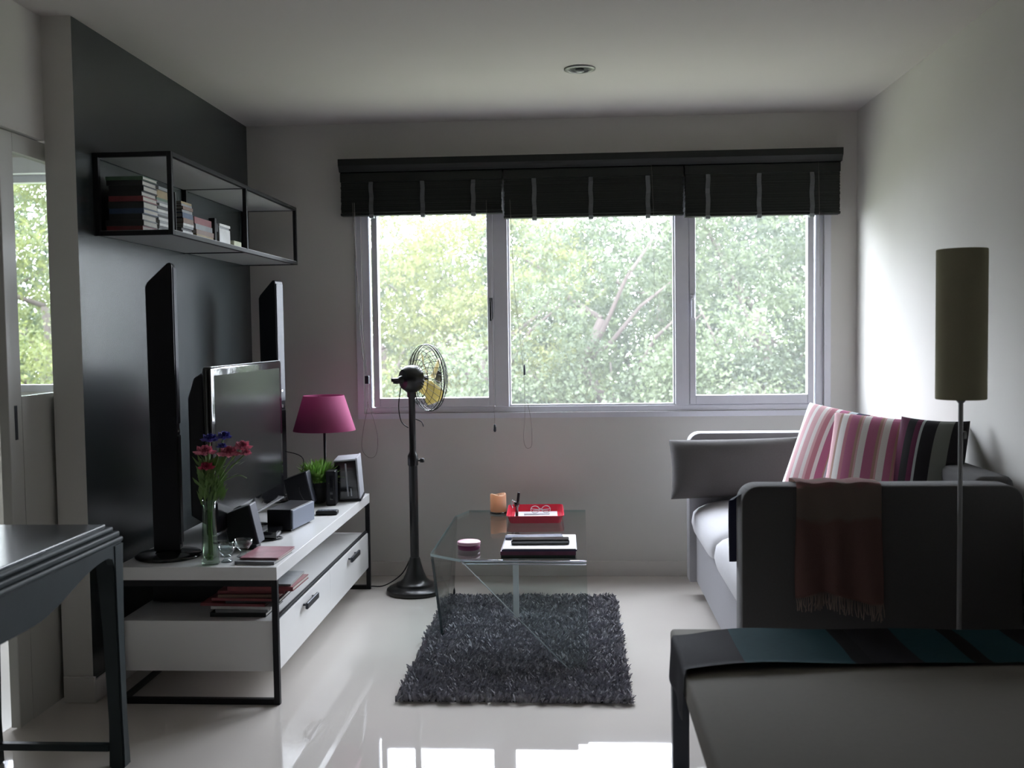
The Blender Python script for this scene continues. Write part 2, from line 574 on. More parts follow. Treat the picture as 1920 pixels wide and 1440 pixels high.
# ---- main window: flush aluminium frame
wd = bpy.data.objects.new('window_1', None); COL.objects.link(wd); wd['kind'] = 'structure'
wd['label'] = 'wide three-part aluminium window above the low wall'
wd.location = (0, D, 0)
y0, y1 = 0.012, 0.075
bm = BM()
box(bm, WX0, WX1, y0, y1, WZ0, 0.959, bev=0.003)
box(bm, WX0, WX1, y0, y1, 2.18, WZ1, bev=0.003)
box(bm, WX0, -1.136, y0, y1, 0.959, 2.18, bev=0.003)
box(bm, 1.342, WX1, y0, y1, 0.959, 2.18, bev=0.003)
obj('frame', bm, 'alu', wd)
for a, b in ((-0.434, -0.354), (0.573, 0.650)):
    bm = BM(); box(bm, a, b, y0 - 0.004, y1, 0.957, 2.18, bev=0.004)
    obj('mullion', bm, 'alu', wd)
def sash(a, b):
    t = 0.034
    bm = BM()
    box(bm, a, a + t, 0.004, 0.058, 0.961, 2.18, bev=0.003)
    box(bm, b - t, b, 0.004, 0.058, 0.961, 2.18, bev=0.003)
    box(bm, a + t, b - t, 0.004, 0.058, 0.961, 1.012, bev=0.003)
    box(bm, a + t, b - t, 0.004, 0.058, 2.14, 2.18, bev=0.003)
    s = obj('sash', bm, 'alu', wd)
    boxobj('pane', (a + t, b - t, 0.030, 0.035, 1.012, 2.14), 'pane', s)
    return s
s1 = sash(-1.120, -0.436)
s2 = sash(0.652, 1.330)
bm = BM()
box(bm, -0.354, -0.344, 0.02, 0.05, 0.959, 2.18); box(bm, 0.563, 0.573, 0.02, 0.05, 0.959, 2.18)
box(bm, -0.344, 0.563, 0.02, 0.05, 0.959, 0.969)
obj('glazing_bead', bm, 'alu_w', wd)
boxobj('pane', (-0.344, 0.563, 0.032, 0.037, 0.967, 2.18), 'pane', wd)
boxobj('pane', (-1.136, -1.120, 0.032, 0.037, 0.961, 2.18), 'clear_pane', wd)  # glass strip added so daylight draws the bright line of the frame side
boxobj('pane', (1.330, 1.342, 0.032, 0.037, 0.961, 2.18), 'clear_pane', wd)  # matching added strip, there for the bright line on the right
for s, x in ((s1, -0.450), (s2, 0.668)):
    bm = BM()
    box(bm, x - 0.010, x + 0.010, -0.006, 0.006, 1.45, 1.57, bev=0.003)
    box(bm, x - 0.006, x + 0.006, -0.030, -0.004, 1.53, 1.55, bev=0.003)
    box(bm, x - 0.008, x + 0.008, -0.036, -0.024, 1.44, 1.55, bev=0.004)
    obj('window_handle', bm, 'handle' if x < 0 else 'alu', s)
# the sliver of reveal beside the frame
bm = BM(); box(bm, WX0 - 0.035, WX0, D - 0.010, D, WZ0 - 0.03, WZ1)
box(bm, WX1, WX1 + 0.035, D - 0.010, D, WZ0 - 0.03, WZ1)
box(bm, WX0, WX1, D - 0.010, D, WZ0 - 0.03, WZ0)
struct('trim_2', bm, 'alu')

# bedroom window seen through the door glass
wb = bpy.data.objects.new('window_2', None); COL.objects.link(wb); wb['kind'] = 'structure'
wb['label'] = 'tall bedroom window seen through the sliding door glass'
wb.location = (0, D, 0)
bm = BM()
box(bm, BX0, BX1, 0.01, 0.07, BZ0, BZ0 + 0.04); box(bm, BX0, BX1, 0.01, 0.07, BZ1 - 0.04, BZ1)
box(bm, BX0, BX0 + 0.04, 0.01, 0.07, BZ0, BZ1); box(bm, BX1 - 0.04, BX1, 0.01, 0.07, BZ0, BZ1)
box(bm, -3.44, -3.38, 0.01, 0.07, BZ0, BZ1)
obj('frame', bm, 'alu', wb)
for a, b in ((BX0 + 0.04, -3.44), (-3.38, BX1 - 0.04)):
    boxobj('pane', (a, b, 0.035, 0.04, BZ0 + 0.04, BZ1 - 0.04), 'clear_pane', wb)
bm = BM(); box(bm, BX0 - 0.05, BX1 + 0.05, D - 0.06, D, 2.31, 2.40, bev=0.004)
o = obj('roller_blind_box', bm, 'alu_w'); tag(o, 'pale rolled-up blind box above the bedroom window', 'blind')

# ------------------------------------------------------------------ ceiling light
t = thing('ceiling_light', 'small round recessed downlight in the ceiling', 'ceiling light', (0.048, 4.615, H))
bm = BM(); lathe(bm, [(0.070, 0.0), (0.070, -0.006), (0.052, -0.008), (0.050, -0.001), (0.050, 0.0)], n=36)
obj('trim_ring', bm, mat('downlight_ring', (0.30, 0.30, 0.29), 0.35, metal=0.6), t)
bm = BM(); lathe(bm, [(0.050, -0.0012), (0.030, -0.0035), (0.0, -0.0035)], n=36, cap=False)
obj('reflector', bm, mat('downlight_reflector', (0.12, 0.13, 0.13), 0.25, metal=0.8), t)
bm = BM(); lathe(bm, [(0.018, -0.004), (0.021, -0.012), (0.012, -0.018), (0.0, -0.019)], n=20)
obj('bulb', bm, mat('downlight_bulb', (0.35, 0.37, 0.37), 0.2), t)

# ------------------------------------------------------------------ valance and blinds
t = thing('valance', 'long black wooden pelmet above the blinds', 'valance', (0.08, D - 0.001, 2.268))
bm = BM()
prof = [(0.0, 0.0), (-0.098, 0.0), (-0.103, 0.012), (-0.110, 0.022), (-0.120, 0.032), (-0.122, 0.068), (0.0, 0.068)]
prism(bm, prof, 'x', -1.352, 1.375, bev=0.002)
obj('cornice', bm, 'blind', t)

def blind(a, b, zb, tapes, label, cords=()):
    L = thing('venetian_blind', label, 'blind', ((a + b) / 2, D - 0.058, zb), 0, 'raised black wooden blinds across the window')
    h = 2.265 - zb
    w2 = (b - a) / 2
    boxobj('headrail', (-w2, w2, -0.026, 0.028, h - 0.05, h), 'blind', L, bev=0.003)
    boxobj('bottom_rail', (-w2, w2, -0.027, 0.027, 0, 0.016), 'blind', L, bev=0.004)
    bm = BM()
    n = int((h - 0.07) / 0.0048)
    for i in range(n):
        z = 0.0185 + i * (h - 0.07) / n
        dx = random.uniform(-0.002, 0.002); dy = random.uniform(-0.0015, 0.0015)
        box(bm, -w2 + 0.004 + dx, w2 - 0.004 + dx, -0.025 + dy, 0.025 + dy, z, z + 0.0046)
    o = obj('slat_stack', bm, 'blind', L); o['kind'] = 'stuff'
    for tx in tapes:
        x = tx - (a + b) / 2
        bm = BM()
        zz = [h - 0.05 - i * (h - 0.045) / 9 for i in range(10)]
        ys = [-0.0275 - (0.0022 if i % 2 else 0.0) - 0.002 * math.sin(i) for i in range(10)]
        xo = [0.0018 * math.sin(i * 1.3 + tx * 9) for i in range(10)]
        A = []
        for z, y, q in zip(zz, ys, xo):
            A.append((bm.verts.new((x - 0.012 + q, y, z)), bm.verts.new((x + 0.012 + q, y, z)),
                      bm.verts.new((x + 0.012 + q, y - 0.0012, z)), bm.verts.new((x - 0.012 + q, y - 0.0012, z))))
        for p, q in zip(A, A[1:]):
            for i in range(4):
                bm.faces.new((p[i], p[(i + 1) % 4], q[(i + 1) % 4], q[i]))
        bm.faces.new(A[0]); bm.faces.new(A[-1])
        tp = obj('ladder_tape', bm, 'tape', L)
        bm = BM(); box(bm, x - 0.013, x + 0.013, -0.034, 0.004, -0.014, 0.006, bev=0.003)
        obj('tape_clip', bm, 'clip', tp)
    return L
b1 = blind(-1.270, -0.372, 2.030, (-1.097, -0.812, -0.532), 'left black wooden blind pulled right up, three grey tapes')
b2 = blind(-0.366, 0.614, 2.000, (-0.197, 0.111, 0.421), 'middle black wooden blind pulled right up, three grey tapes')
b3 = blind(0.620, 1.450, 1.988, (0.743, 1.017, 1.298), 'right black wooden blind pulled right up, three grey tapes')
def cord(par, pts, r=0.0016, m='cord', name='cord'):
    bm = BM()
    loc = par.location
    tube(bm, [Vector(p) - loc for p in pts], r, n=6)
    return obj(name, bm, m, par)
yc = 5.571
def spline(pts, k=6):
    P = [Vector(p) for p in pts]
    out = []
    for i in range(len(P) - 1):
        p0, p1, p2, p3 = P[max(i - 1, 0)], P[i], P[i + 1], P[min(i + 2, len(P) - 1)]
        for j in range(k):
            t = j / k
            out.append(0.5 * ((2 * p1) + (-p0 + p2) * t + (2 * p0 - 5 * p1 + 4 * p2 - p3) * t * t + (-p0 + 3 * p1 - 3 * p2 + p3) * t ** 3))
    out.append(P[-1])
    return out
cord(b1, spline([(-1.19, yc, 2.1), (-1.185, yc, 1.7), (-1.165, yc, 1.3), (-1.14, yc, 1.14), (-1.135, yc, 1.0), (-1.165, yc, 0.85), (-1.175, yc, 0.74),
                 (-1.14, yc, 0.69), (-1.10, yc, 0.70), (-1.085, yc, 0.78), (-1.10, yc, 0.88), (-1.14, yc, 1.0)]))
cord(b1, [(-1.20, yc, 2.1), (-1.19, yc, 1.8), (-1.16, yc, 1.4), (-1.137, yc, 1.14)], 0.0014)
bm = BM(); box(bm, -1.150, -1.126, -0.012, 0.012, 1.10, 1.145, bev=0.004)
for v in bm.verts: v.co += V(0.0, yc, 0) - b1.location
obj('cord_clip', bm, 'handle', b1)
cord(b1, [(-0.46, yc, 2.1), (-0.44, yc, 1.5), (-0.43, yc, 0.87)], 0.0010)
bm = BM(); lathe(bm, [(0.002, 0.035), (0.006, 0.028), (0.008, 0.0), (0.005, -0.008), (0, -0.009)], n=12)
for v in bm.verts: v.co += V(-0.43, yc, 0.835) - b1.location
obj('tassel', bm, 'handle', b1)
cord(b2, spline([(-0.33, yc, 2.1), (-0.31, yc, 1.6), (-0.27, yc, 1.2), (-0.262, yc, 0.95), (-0.272, yc, 0.80), (-0.262, yc, 0.745), (-0.243, yc, 0.735),
                 (-0.226, yc, 0.76), (-0.228, yc, 0.88), (-0.25, yc, 1.0)]), 0.0013)
bm = BM(); lathe(bm, [(0.002, 0.055), (0.005, 0.045), (0.007, 0.0), (0.004, -0.006), (0, -0.007)], n=12)
for v in bm.verts: v.co += V(-0.262, yc, 1.145) - b2.location
obj('tassel', bm, 'handle', b2)
cord(b2, [(0.44, yc, 2.27), (0.45, yc, 2.0), (0.452, yc, 1.50)], 0.0009)
cord(b3, [(1.33, yc, 2.27), (1.335, yc, 1.99), (1.34, yc, 1.60)], 0.0009)

# ------------------------------------------------------------------ wall shelf with books
SX0, SX1, SY0, SY1, SZ0, SZ1 = XL + 0.002, -1.51, 3.797, 5.556, 1.763, 2.078
t = thing('wall_shelf', 'long black steel frame shelf with pale boards on the dark wall', 'shelf', (SX1, SY0, SZ0))
loc = t.location
def sbox(bm, x0, x1, y0, y1, z0, z1, **k):
    box(bm, x0 - loc.x, x1 - loc.x, y0 - loc.y, y1 - loc.y, z0 - loc.z, z1 - loc.z, **k)
r = 0.018
bm = BM(); sbox(bm, SX0 + 0.004, SX1 - 0.003, SY0 + 0.003, SY1 - 0.003, SZ0 + 0.004, SZ0 + 0.020); obj('lower_board', bm, 'shelfboard', t)
bm = BM(); sbox(bm, SX0 + 0.004, SX1 - 0.003, SY0 + 0.003, SY1 - 0.003, SZ1 - 0.016, SZ1 - 0.004); obj('upper_board', bm, 'shelfboard', t)
for yy in (SY0, 4.684, SY1 - r):
    bm = BM()
    sbox(bm, SX1 - r, SX1, yy, yy + r, SZ0, SZ1, bev=0.001)
    sbox(bm, SX0, SX0 + r, yy, yy + r, SZ0, SZ1, bev=0.001)
    sbox(bm, SX0 + r, SX1 - r, yy, yy + r, SZ1 - r, SZ1, bev=0.001)
    sbox(bm, SX0 + r, SX1 - r, yy, yy + r, SZ0, SZ0 + r, bev=0.001)
    obj('frame_bracket', bm, 'blackmetal', t)
for zz in (SZ0, SZ1 - r):
    bm = BM()
    sbox(bm, SX1 - r, SX1 + 0.0005, SY0 + r, SY1 - r, zz + 0.0005, zz + r - 0.0005, bev=0.001)
    obj('front_rail', bm, 'blackmetal', t)

def book(name, label, group, x0, x1, y0, y1, z0, z1, cover, rz=0.0, pages_px=True, spine='-y', cat='book'):
    """a lying book: cover boards and page block; the spine side is closed"""
    cx, cy = (x0 + x1) / 2, (y0 + y1) / 2
    t = thing(name, label, cat, (cx, cy, z0), rz, group)
    a, b, h = (x1 - x0) / 2, (y1 - y0) / 2, z1 - z0
    th = min(0.003, h * 0.16)
    bm = BM()
    box(bm, -a, a, -b, b, 0, th)
    box(bm, -a, a, -b, b, h - th, h)
    if spine == '-y':
        box(bm, -a, a, -b, -b + th, th, h - th)
    elif spine == '+x':
        box(bm, a - th, a, -b, b, th, h - th)
    obj('cover', bm, cover, t)
    bm = BM()
    box(bm, -a + 0.003, a - 0.003, -b + th, b - 0.003, th, h - th)
    obj('pages', bm, 'pages', t)
    return t

zb = SZ0 + 0.0205
settled = set()            # things given in final wall coordinates
books_start = set(bpy.data.objects)
rb = random.Random(3)
def pile(x0, x1, y0, y1, heights, covers, label, group, spine, jit=0.006, z=zb, name='book', cat='book', rzj=0.03, rr=rb):
    out = []
    for i, h in enumerate(heights):
        jx, jy = rr.uniform(-jit, jit), rr.uniform(-jit * 0.5, jit * 0.5)
        cut = rr.uniform(0, 0.02)
        if isinstance(label, str):
            nth = ('lowest', 'second', 'third', 'fourth', 'fifth', 'sixth', 'seventh', 'eighth', 'ninth', 'tenth', 'eleventh', 'twelfth', 'thirteenth', 'fourteenth', 'fifteenth')[i]
            hue = ('black', 'red', 'grey', 'green', 'white', 'brown', 'blue', 'tan')[covers[i]]
            lab = '%s-covered %s, %s' % (hue, label.split('|')[0], ('lowest' if i == 0 else 'topmost' if i == len(heights) - 1 else nth + ' from the bottom') + label.split('|')[1])
        else:
            lab = label[i]
        sp = spine if isinstance(spine, str) else spine[i]
        out.append(book(name, lab, group, x0 + cut + jx, x1 + jx, y0 + jy, y1 + jy, z, z + h, COVERS[covers[i]], rr.uniform(-rzj, rzj) * 0.4, spine=sp, cat=cat))
        z += h + 0.0003
    return out
hs = [0.018, 0.022, 0.024, 0.020, 0.026, 0.020, 0.018, 0.022, 0.020, 0.014]
cv = [1, 0, 0, 6, 0, 1, 0, 0, 0, 3]
LB = [n_ + ' dark book from the bottom of the near pile on the wall shelf' for n_ in ('first', 'second', 'third', 'fourth', 'fifth', 'sixth', 'seventh')]
labs = ['plum-red book at the very bottom of the near pile on the wall shelf', LB[0], LB[1], LB[2], LB[3],
        'red-spined book halfway up the near pile on the wall shelf', LB[4], LB[5], LB[6],
        'thin olive-green book on top of the near pile on the wall shelf']
pile(-1.785, -1.635, 3.785, 3.922, hs, cv, labs, 'books piled at the near end of the wall shelf', '-y')
g2 = 'pale discs cases piled beside the near books on the wall shelf'
pile(-1.77, -1.636, 3.930, 4.045, [0.011] * 13 + [0.03, 0.012], [4, 2, 0, 4, 2, 4, 0, 2, 4, 0, 4, 2, 3, 7, 2], 'slim case| of the second pile on the wall shelf', g2, '+x')
bm = BM(); box(bm, -0.05, 0.05, -0.004, 0.004, 0, 0.19, bev=0.001); box(bm, -0.05, 0.05, -0.004, 0.06, 0, 0.0015)
o = obj('bookend', bm, 'blackmetal'); o.location = (-1.685, 4.112, zb); tag(o, 'tall black bookend behind the frame post of the wall shelf', 'bookend')
pile(-1.77, -1.636, 4.185, 4.300, [0.010] * 7 + [0.022, 0.022, 0.012, 0.014, 0.010, 0.010], [4, 2, 4, 4, 0, 2, 4, 5, 6, 2, 5, 2, 7], 'slim case| of the third pile on the wall shelf', 'cases in the third pile on the wall shelf', '+x')
pile(-1.77, -1.630, 4.315, 4.525, [0.026, 0.012, 0.020, 0.024, 0.030], [3, 7, 5, 2, 1], ['green-brown book at the bottom of the fourth pile on the wall shelf',
     'thin tan book second from the bottom of the fourth pile on the wall shelf', 'brown book in the middle of the fourth pile on the wall shelf',
     'grey book second from the top of the fourth pile on the wall shelf', 'topmost red book in the fourth pile on the wall shelf'], 'books in the fourth pile on the wall shelf', '+x')
bm = BM(); box(bm, -0.012, 0.018, -0.012, 0.012, 0, 0.135, bev=0.002); box(bm, -0.01, 0.012, 0.012, 0.050, 0.075, 0.115, bev=0.003)
o = obj('clamp', bm, 'blackmetal'); o.location = (-1.65, 4.575, zb); tag(o, 'short black clamp-shaped bookend beside the white boxes on the wall shelf', 'bookend')
pile(-1.77, -1.635, 4.635, 4.78, [0.010, 0.010, 0.075, 0.010, 0.012], [4, 4, 4, 2, 4], ['lowest thin white case under the white box on the wall shelf', 'second thin white case under the white box on the wall shelf',
     'thick white box near the middle post of the wall shelf', 'thin grey case on top of the thick white box', 'topmost white case above the thick white box'], 'white cases by the middle post of the wall shelf', '+x')
bm = BM(); box(bm, -0.05, 0.05, -0.055, 0.055, 0, 0.055, bev=0.004)
o = obj('box', bm, mat('yellowish_card', (0.45, 0.47, 0.34), 0.7, var=0.2)); o.location = (-1.68, 4.875, zb)
tag(o, 'small yellowish box just past the middle post of the wall shelf', 'box')
for o in [o for o in bpy.data.objects if o not in books_start and o.parent is None]:
    o.location.y += 0.037
    settled.add(o.name)

# ------------------------------------------------------------------ television stand
TX0, TX1, TY0, TY1 = -1.735, -1.115, 3.67, 5.45
t = thing('tv_stand', 'long white television stand on a black steel frame', 'tv stand', (TX1, TY0, 0))
loc = t.location.copy()
def tb(bm, x0, x1, y0, y1, z0, z1, **k):
    box(bm, x0 - loc.x, x1 - loc.x, y0 - loc.y, y1 - loc.y, z0 - loc.z, z1 - loc.z, **k)
bm = BM(); tb(bm, TX0, TX1, TY0, TY1, 0.472, 0.521, bev=0.0015); obj('top', bm, 'white_lam', t)
bm = BM(); tb(bm, TX0 + 0.004, TX1 - 0.028, TY0 + 0.024, TY1 - 0.024, 0.120, 0.312, bev=0.001); obj('drawer_case', bm, 'white_lam', t)
r = 0.022
for yy in (TY0, TY1 - r):
    bm = BM()
    tb(bm, TX1 - r, TX1, yy, yy + r, 0, 0.471, bev=0.001)
    tb(bm, TX0, TX0 + r, yy, yy + r, 0, 0.471, bev=0.001)
    tb(bm, TX0 + r, TX1 - r, yy, yy + r, 0, r, bev=0.001)
    tb(bm, TX0 + r, TX1 - r, yy, yy + r, 0.449, 0.471, bev=0.001)
    obj('end_frame', bm, 'blackmetal', t)
bm = BM()
tb(bm, TX1 - 0.026, TX1 - 0.012, TY0 + r, TY1 - r, 0.312, 0.322, bev=0.001)
obj('front_rail', bm, 'blackmetal', t)
bm = BM()
tb(bm, TX0, TX0 + 0.016, TY0 + r, TY1 - r, 0.0, 0.02)
obj('rear_rail', bm, 'blackmetal', t)
ym = 4.54
for a, b in ((TY0 + 0.026, ym - 0.0015), (ym + 0.0015, TY1 - 0.026)):
    bm = BM(); tb(bm, TX1 - 0.027, TX1 - 0.008, a, b, 0.121, 0.310, bev=0.0012)
    dr = obj('drawer', bm, 'white_lam', t)
    c = (a + b) / 2 + 0.02
    bm = BM()
    tb(bm, TX1 - 0.008, TX1 + 0.016, c - 0.075, c - 0.068, 0.272, 0.280)
    tb(bm, TX1 - 0.008, TX1 + 0.016, c + 0.068, c + 0.075, 0.272, 0.280)
    tb(bm, TX1 + 0.006, TX1 + 0.018, c - 0.095, c + 0.095, 0.262, 0.288, bev=0.004)
    obj('drawer_handle', bm, 'handle', dr)
ZS = 0.5212
t = thing('receiver', 'flat black receiver at the back of the open shelf inside the tv stand', 'receiver', (-1.52, 4.15, 0.3125))
bm = BM(); box(bm, -0.19, 0.12, -0.20, 0.20, 0.006, 0.105, bev=0.004); obj('case', bm, 'blackplastic', t)
bm = BM(); box(bm, 0.119, 0.123, -0.19, 0.19, 0.02, 0.09, bev=0.001); obj('front_panel', bm, 'blackgloss', t)
bm = BM(); box(bm, -0.17, -0.13, -0.18, -0.14, 0, 0.007); box(bm, 0.06, 0.10, 0.14, 0.18, 0, 0.007); box(bm, -0.17, -0.13, 0.14, 0.18, 0, 0.007); box(bm, 0.06, 0.10, -0.18, -0.14, 0, 0.007); obj('feet', bm, 'blackplastic', t)

# magazines on the open shelf of the stand
rm = random.Random(11)
zz = 0.3125
spec = [(-1.40, -1.17, 0.016, 0, 'thick black folder at the bottom of the pile inside the tv stand'),
        (-1.38, -1.165, 0.012, 2, 'grey magazine low in the pile inside the tv stand'),
        (-1.40, -1.15, 0.011, 4, 'pale magazine low in the pile inside the tv stand'),
        (-1.43, -1.16, 0.010, 1, 'red-edged magazine sticking out farthest left in the pile inside the tv stand'),
        (-1.35, -1.13, 0.014, 0, 'black magazine in the middle of the pile inside the tv stand'),
        (-1.38, -1.12, 0.010, 1, 'dull red magazine above the black one inside the tv stand'),
        (-1.36, -1.12, 0.012, 5, 'brown magazine in the upper half of the pile inside the tv stand'),
        (-1.37, -1.10, 0.012, 1, 'dark red book with pale pages inside the tv stand'),
        (-1.33, -1.06, 0.016, 1, 'bright red magazine overhanging the front of the tv stand shelf'),
        (-1.31, -1.085, 0.008, 2, 'topmost grey magazine of the pile inside the tv stand')]
for a, b, h, c, lab in spec:
    dx = rm.uniform(-0.008, 0.008)
    book('magazine', lab, 'magazines piled inside the tv stand', a + dx, min(b + dx, -1.146) if h < 0.0079 else b + dx - 0.012, 3.735 + rm.uniform(0, .02), 3.96 + rm.uniform(-.02, .02), zz, zz + h, COVERS[c],
         rm.uniform(-0.06, 0.06), cat='magazine')
    zz += h + 0.0004

# ------------------------------------------------------------------ television
t = thing('television', 'black flat-screen television on the white stand, facing the sofa', 'television', (-1.46, 4.32, ZS))
bm = BM()
box(bm, 0.022, 0.058, -0.495, 0.485, 0.085, 0.742, bev=0.012, seg=3)
obj('bezel', bm, 'blackgloss', t, smooth='angle')
bm = BM()
prism(bm, [(-0.045, 0.16), (0.022, 0.12), (0.022, 0.725), (-0.02, 0.70), (-0.045, 0.62)], 'y', -0.47, 0.46, bev=0.008)
obj('back_shell', bm, 'blackplastic', t)
bm = BM(); box(bm, 0.0575, 0.0590, -0.455, 0.445, 0.155, 0.708)
obj('screen', bm, 'screen', t)
bm = BM(); box(bm, 0.030, 0.0605, -0.480, 0.470, 0.083, 0.090, bev=0.001)
obj('silver_trim', bm, 'silver', t)
bm = BM(); box(bm, 0.024, 0.056, -0.480, 0.470, 0.741, 0.7435, bev=0.001)
obj('top_trim', bm, 'silver', t)
bm = BM(); box(bm, -0.03, 0.03, -0.07, 0.07, 0.012, 0.10, bev=0.004)
obj('neck', bm, 'blackplastic', t)
bm = BM(); lathe(bm, [(0.24, 0.0), (0.24, 0.006), (0.22, 0.012), (0.03, 0.020), (0, 0.020)], n=40, sx=0.55, c=(0.01, 0, 0))
obj('base', bm, 'blackgloss', t)
bm = BM(); box(bm, 0.0592, 0.0598, -0.020, 0.025, 0.117, 0.127, bev=0.0002)
obj('badge', bm, 'silver', t)

# ------------------------------------------------------------------ tower speakers
def tower(loc, rz, label, seed):
    t = thing('tower_speaker', label, 'speaker', loc, rz, 'slim tower speakers at the two ends of the television')
    bm = BM(); lathe(bm, [(0.128, 0), (0.130, 0.006), (0.120, 0.014), (0.05, 0.024), (0.035, 0.03), (0, 0.03)], n=40)
    obj('base', bm, 'blackgloss', t)
    bm = BM()
    prism(bm, [(-0.052, 0.028), (0.048, 0.028), (0.048, 1.140), (0.040, 1.148), (0.030, 1.145), (-0.046, 1.072), (-0.055, 1.055)], 'y', -0.036, 0.036, bev=0.004)
    obj('cabinet', bm, 'blackplastic', t)
    bm = BM(); box(bm, 0.046, 0.053, -0.031, 0.031, 0.52, 1.130, bev=0.003)
    obj('upper_grille', bm, 'spk_front', t)
    bm = BM(); box(bm, 0.046, 0.053, -0.031, 0.031, 0.05, 0.475, bev=0.003)
    obj('lower_grille', bm, 'blackplastic', t)
    bm = BM()
    for z in (0.495, 0.575):
        r0 = 0.009 if z < 0.5 else 0.006
        vs = [bm.verts.new((0.0545, r0 * math.cos(a), z + r0 * math.sin(a))) for a in [2 * PI * i / 14 for i in range(14)]]
        v2 = [bm.verts.new((0.048, v.co.y, v.co.z)) for v in vs]
        bm.faces.new(vs)
        for i in range(14):
            bm.faces.new((vs[i], vs[(i + 1) % 14], v2[(i + 1) % 14], v2[i]))
    obj('chrome_dot', bm, 'silver', t)
    return t
tower((-1.600, 3.865, ZS), 0.22, 'slim black tower speaker at the near end of the tv stand', 1)
tower((-1.575, 5.25, ZS), -0.30, 'slim black tower speaker behind the far end of the television', 2)

# ------------------------------------------------------------------ small things on the stand
def satellite(loc, rz, label):
    t = thing('satellite_speaker', label, 'speaker', loc, rz, 'small tilted satellite speakers on the tv stand')
    R = Matrix.Rotation(-0.22, 3, 'Y')
    bm = BM()
    prism(bm, [(-0.070, 0.02), (0.045, 0.0), (0.045, 0.165), (-0.070, 0.150)], 'y', -0.045, 0.045, bev=0.005)
    for v in bm.verts: v.co = R @ v.co + V(0.0, 0, 0.012)
    obj('cabinet', bm, 'blackplastic', t)
    bm = BM(); box(bm, 0.042, 0.052, -0.045, 0.045, 0.002, 0.165, bev=0.004)
    for v in bm.verts: v.co = R @ v.co + V(0.0, 0, 0.012)
    obj('front_grille', bm, 'spk_front', t)
    bm = BM(); box(bm, -0.05, 0.035, -0.035, 0.035, 0, 0.03, bev=0.004)
    obj('foot', bm, 'blackplastic', t)
    return t
satellite((-1.325, 4.02, ZS), 0.05, 'small black tilted speaker by the near drinking glasses')
satellite((-1.355, 5.01, ZS), 0.05, 'small black tilted speaker beside the plant pot')
t = thing('centre_speaker', 'squat black box speaker with blue-grey front lying on the tv stand', 'speaker', (-1.28, 4.49, ZS), -0.12)
bm = BM(); box(bm, -0.065, 0.05, -0.13, 0.13, 0.008, 0.098, bev=0.005); obj('cabinet', bm, 'blackplastic', t)
bm = BM(); box(bm, 0.048, 0.057, -0.129, 0.129, 0.010, 0.096, bev=0.004); obj('front_grille', bm, 'spk_grey', t)
bm = BM(); box(bm, -0.05, 0.04, -0.11, -0.09, 0, 0.009); box(bm, -0.05, 0.04, 0.09, 0.11, 0, 0.009); obj('feet', bm, 'blackplastic', t)
t = thing('set_top_box', 'flat black set-top box among cables in front of the television', 'set-top box', (-1.325, 4.255, ZS), 0.1)
bm = BM(); box(bm, -0.055, 0.055, -0.085, 0.085, 0.003, 0.036, bev=0.003); obj('case', bm, 'blackgloss', t)
bm = BM(); box(bm, 0.0545, 0.056, -0.07, 0.01, 0.014, 0.024); obj('display', bm, 'silver', t)
t = thing('remote_control', 'small black remote control lying beyond the squat speaker', 'remote control', (-1.195, 4.80, ZS), 0.06)
bm = BM(); box(bm, -0.052, 0.052, -0.028, 0.028, 0.0, 0.020, bev=0.005); obj('case', bm, 'blackplastic', t)
bm = BM()
for i in range(5):
    for j in range(2): box(bm, -0.04 + i * 0.017, -0.03 + i * 0.017, -0.016 + j * 0.018, -0.006 + j * 0.018, 0.0195, 0.022)
obj('buttons', bm, 'spk_grey', t)
# upright media box
t = thing('media_box', 'upright silver and black media box at the far end of the tv stand', 'media player', (-1.160, 5.29, ZS), 0.12)
RB = Euler((0.0, -0.07, 0)); P0 = V(0, 0, 0)
bm = BM(); box(bm, -0.085, 0.028, -0.11, 0.11, 0.012, 0.215, bev=0.004, rot=RB, pivot=P0); obj('case', bm, 'blackgloss', t)
bm = BM(); box(bm, 0.026, 0.036, -0.11, 0.115, 0.012, 0.224, bev=0.003, rot=RB, pivot=P0); obj('silver_panel', bm, 'silverdev', t)
bm = BM(); box(bm, -0.086, 0.030, -0.114, 0.11, 0.213, 0.221, bev=0.002, rot=RB, pivot=P0); obj('silver_edge', bm, 'silverdev', t)
bm = BM(); box(bm, -0.030, -0.022, -0.112, -0.108, 0.03, 0.20, rot=RB, pivot=P0); box(bm, -0.012, -0.006, -0.114, -0.108, 0.03, 0.07, rot=RB, pivot=P0); obj('slot', bm, 'silverdev', t)
bm = BM(); box(bm, -0.088, 0.038, -0.11, 0.11, 0, 0.014, bev=0.003); obj('stand_foot', bm, 'blackplastic', t)
t = thing('black_box', 'upright matt black box between the plant pot and the silver media box', 'box', (-1.240, 5.10, ZS), 0.1)
bm = BM(); box(bm, -0.025, 0.025, -0.05, 0.04, 0.0, 0.175, bev=0.005); obj('case', bm, 'blackplastic', t)
bm = BM(); box(bm, -0.005, 0.010, -0.052, -0.049, 0.03, 0.150); obj('slot', bm, 'blackgloss', t)
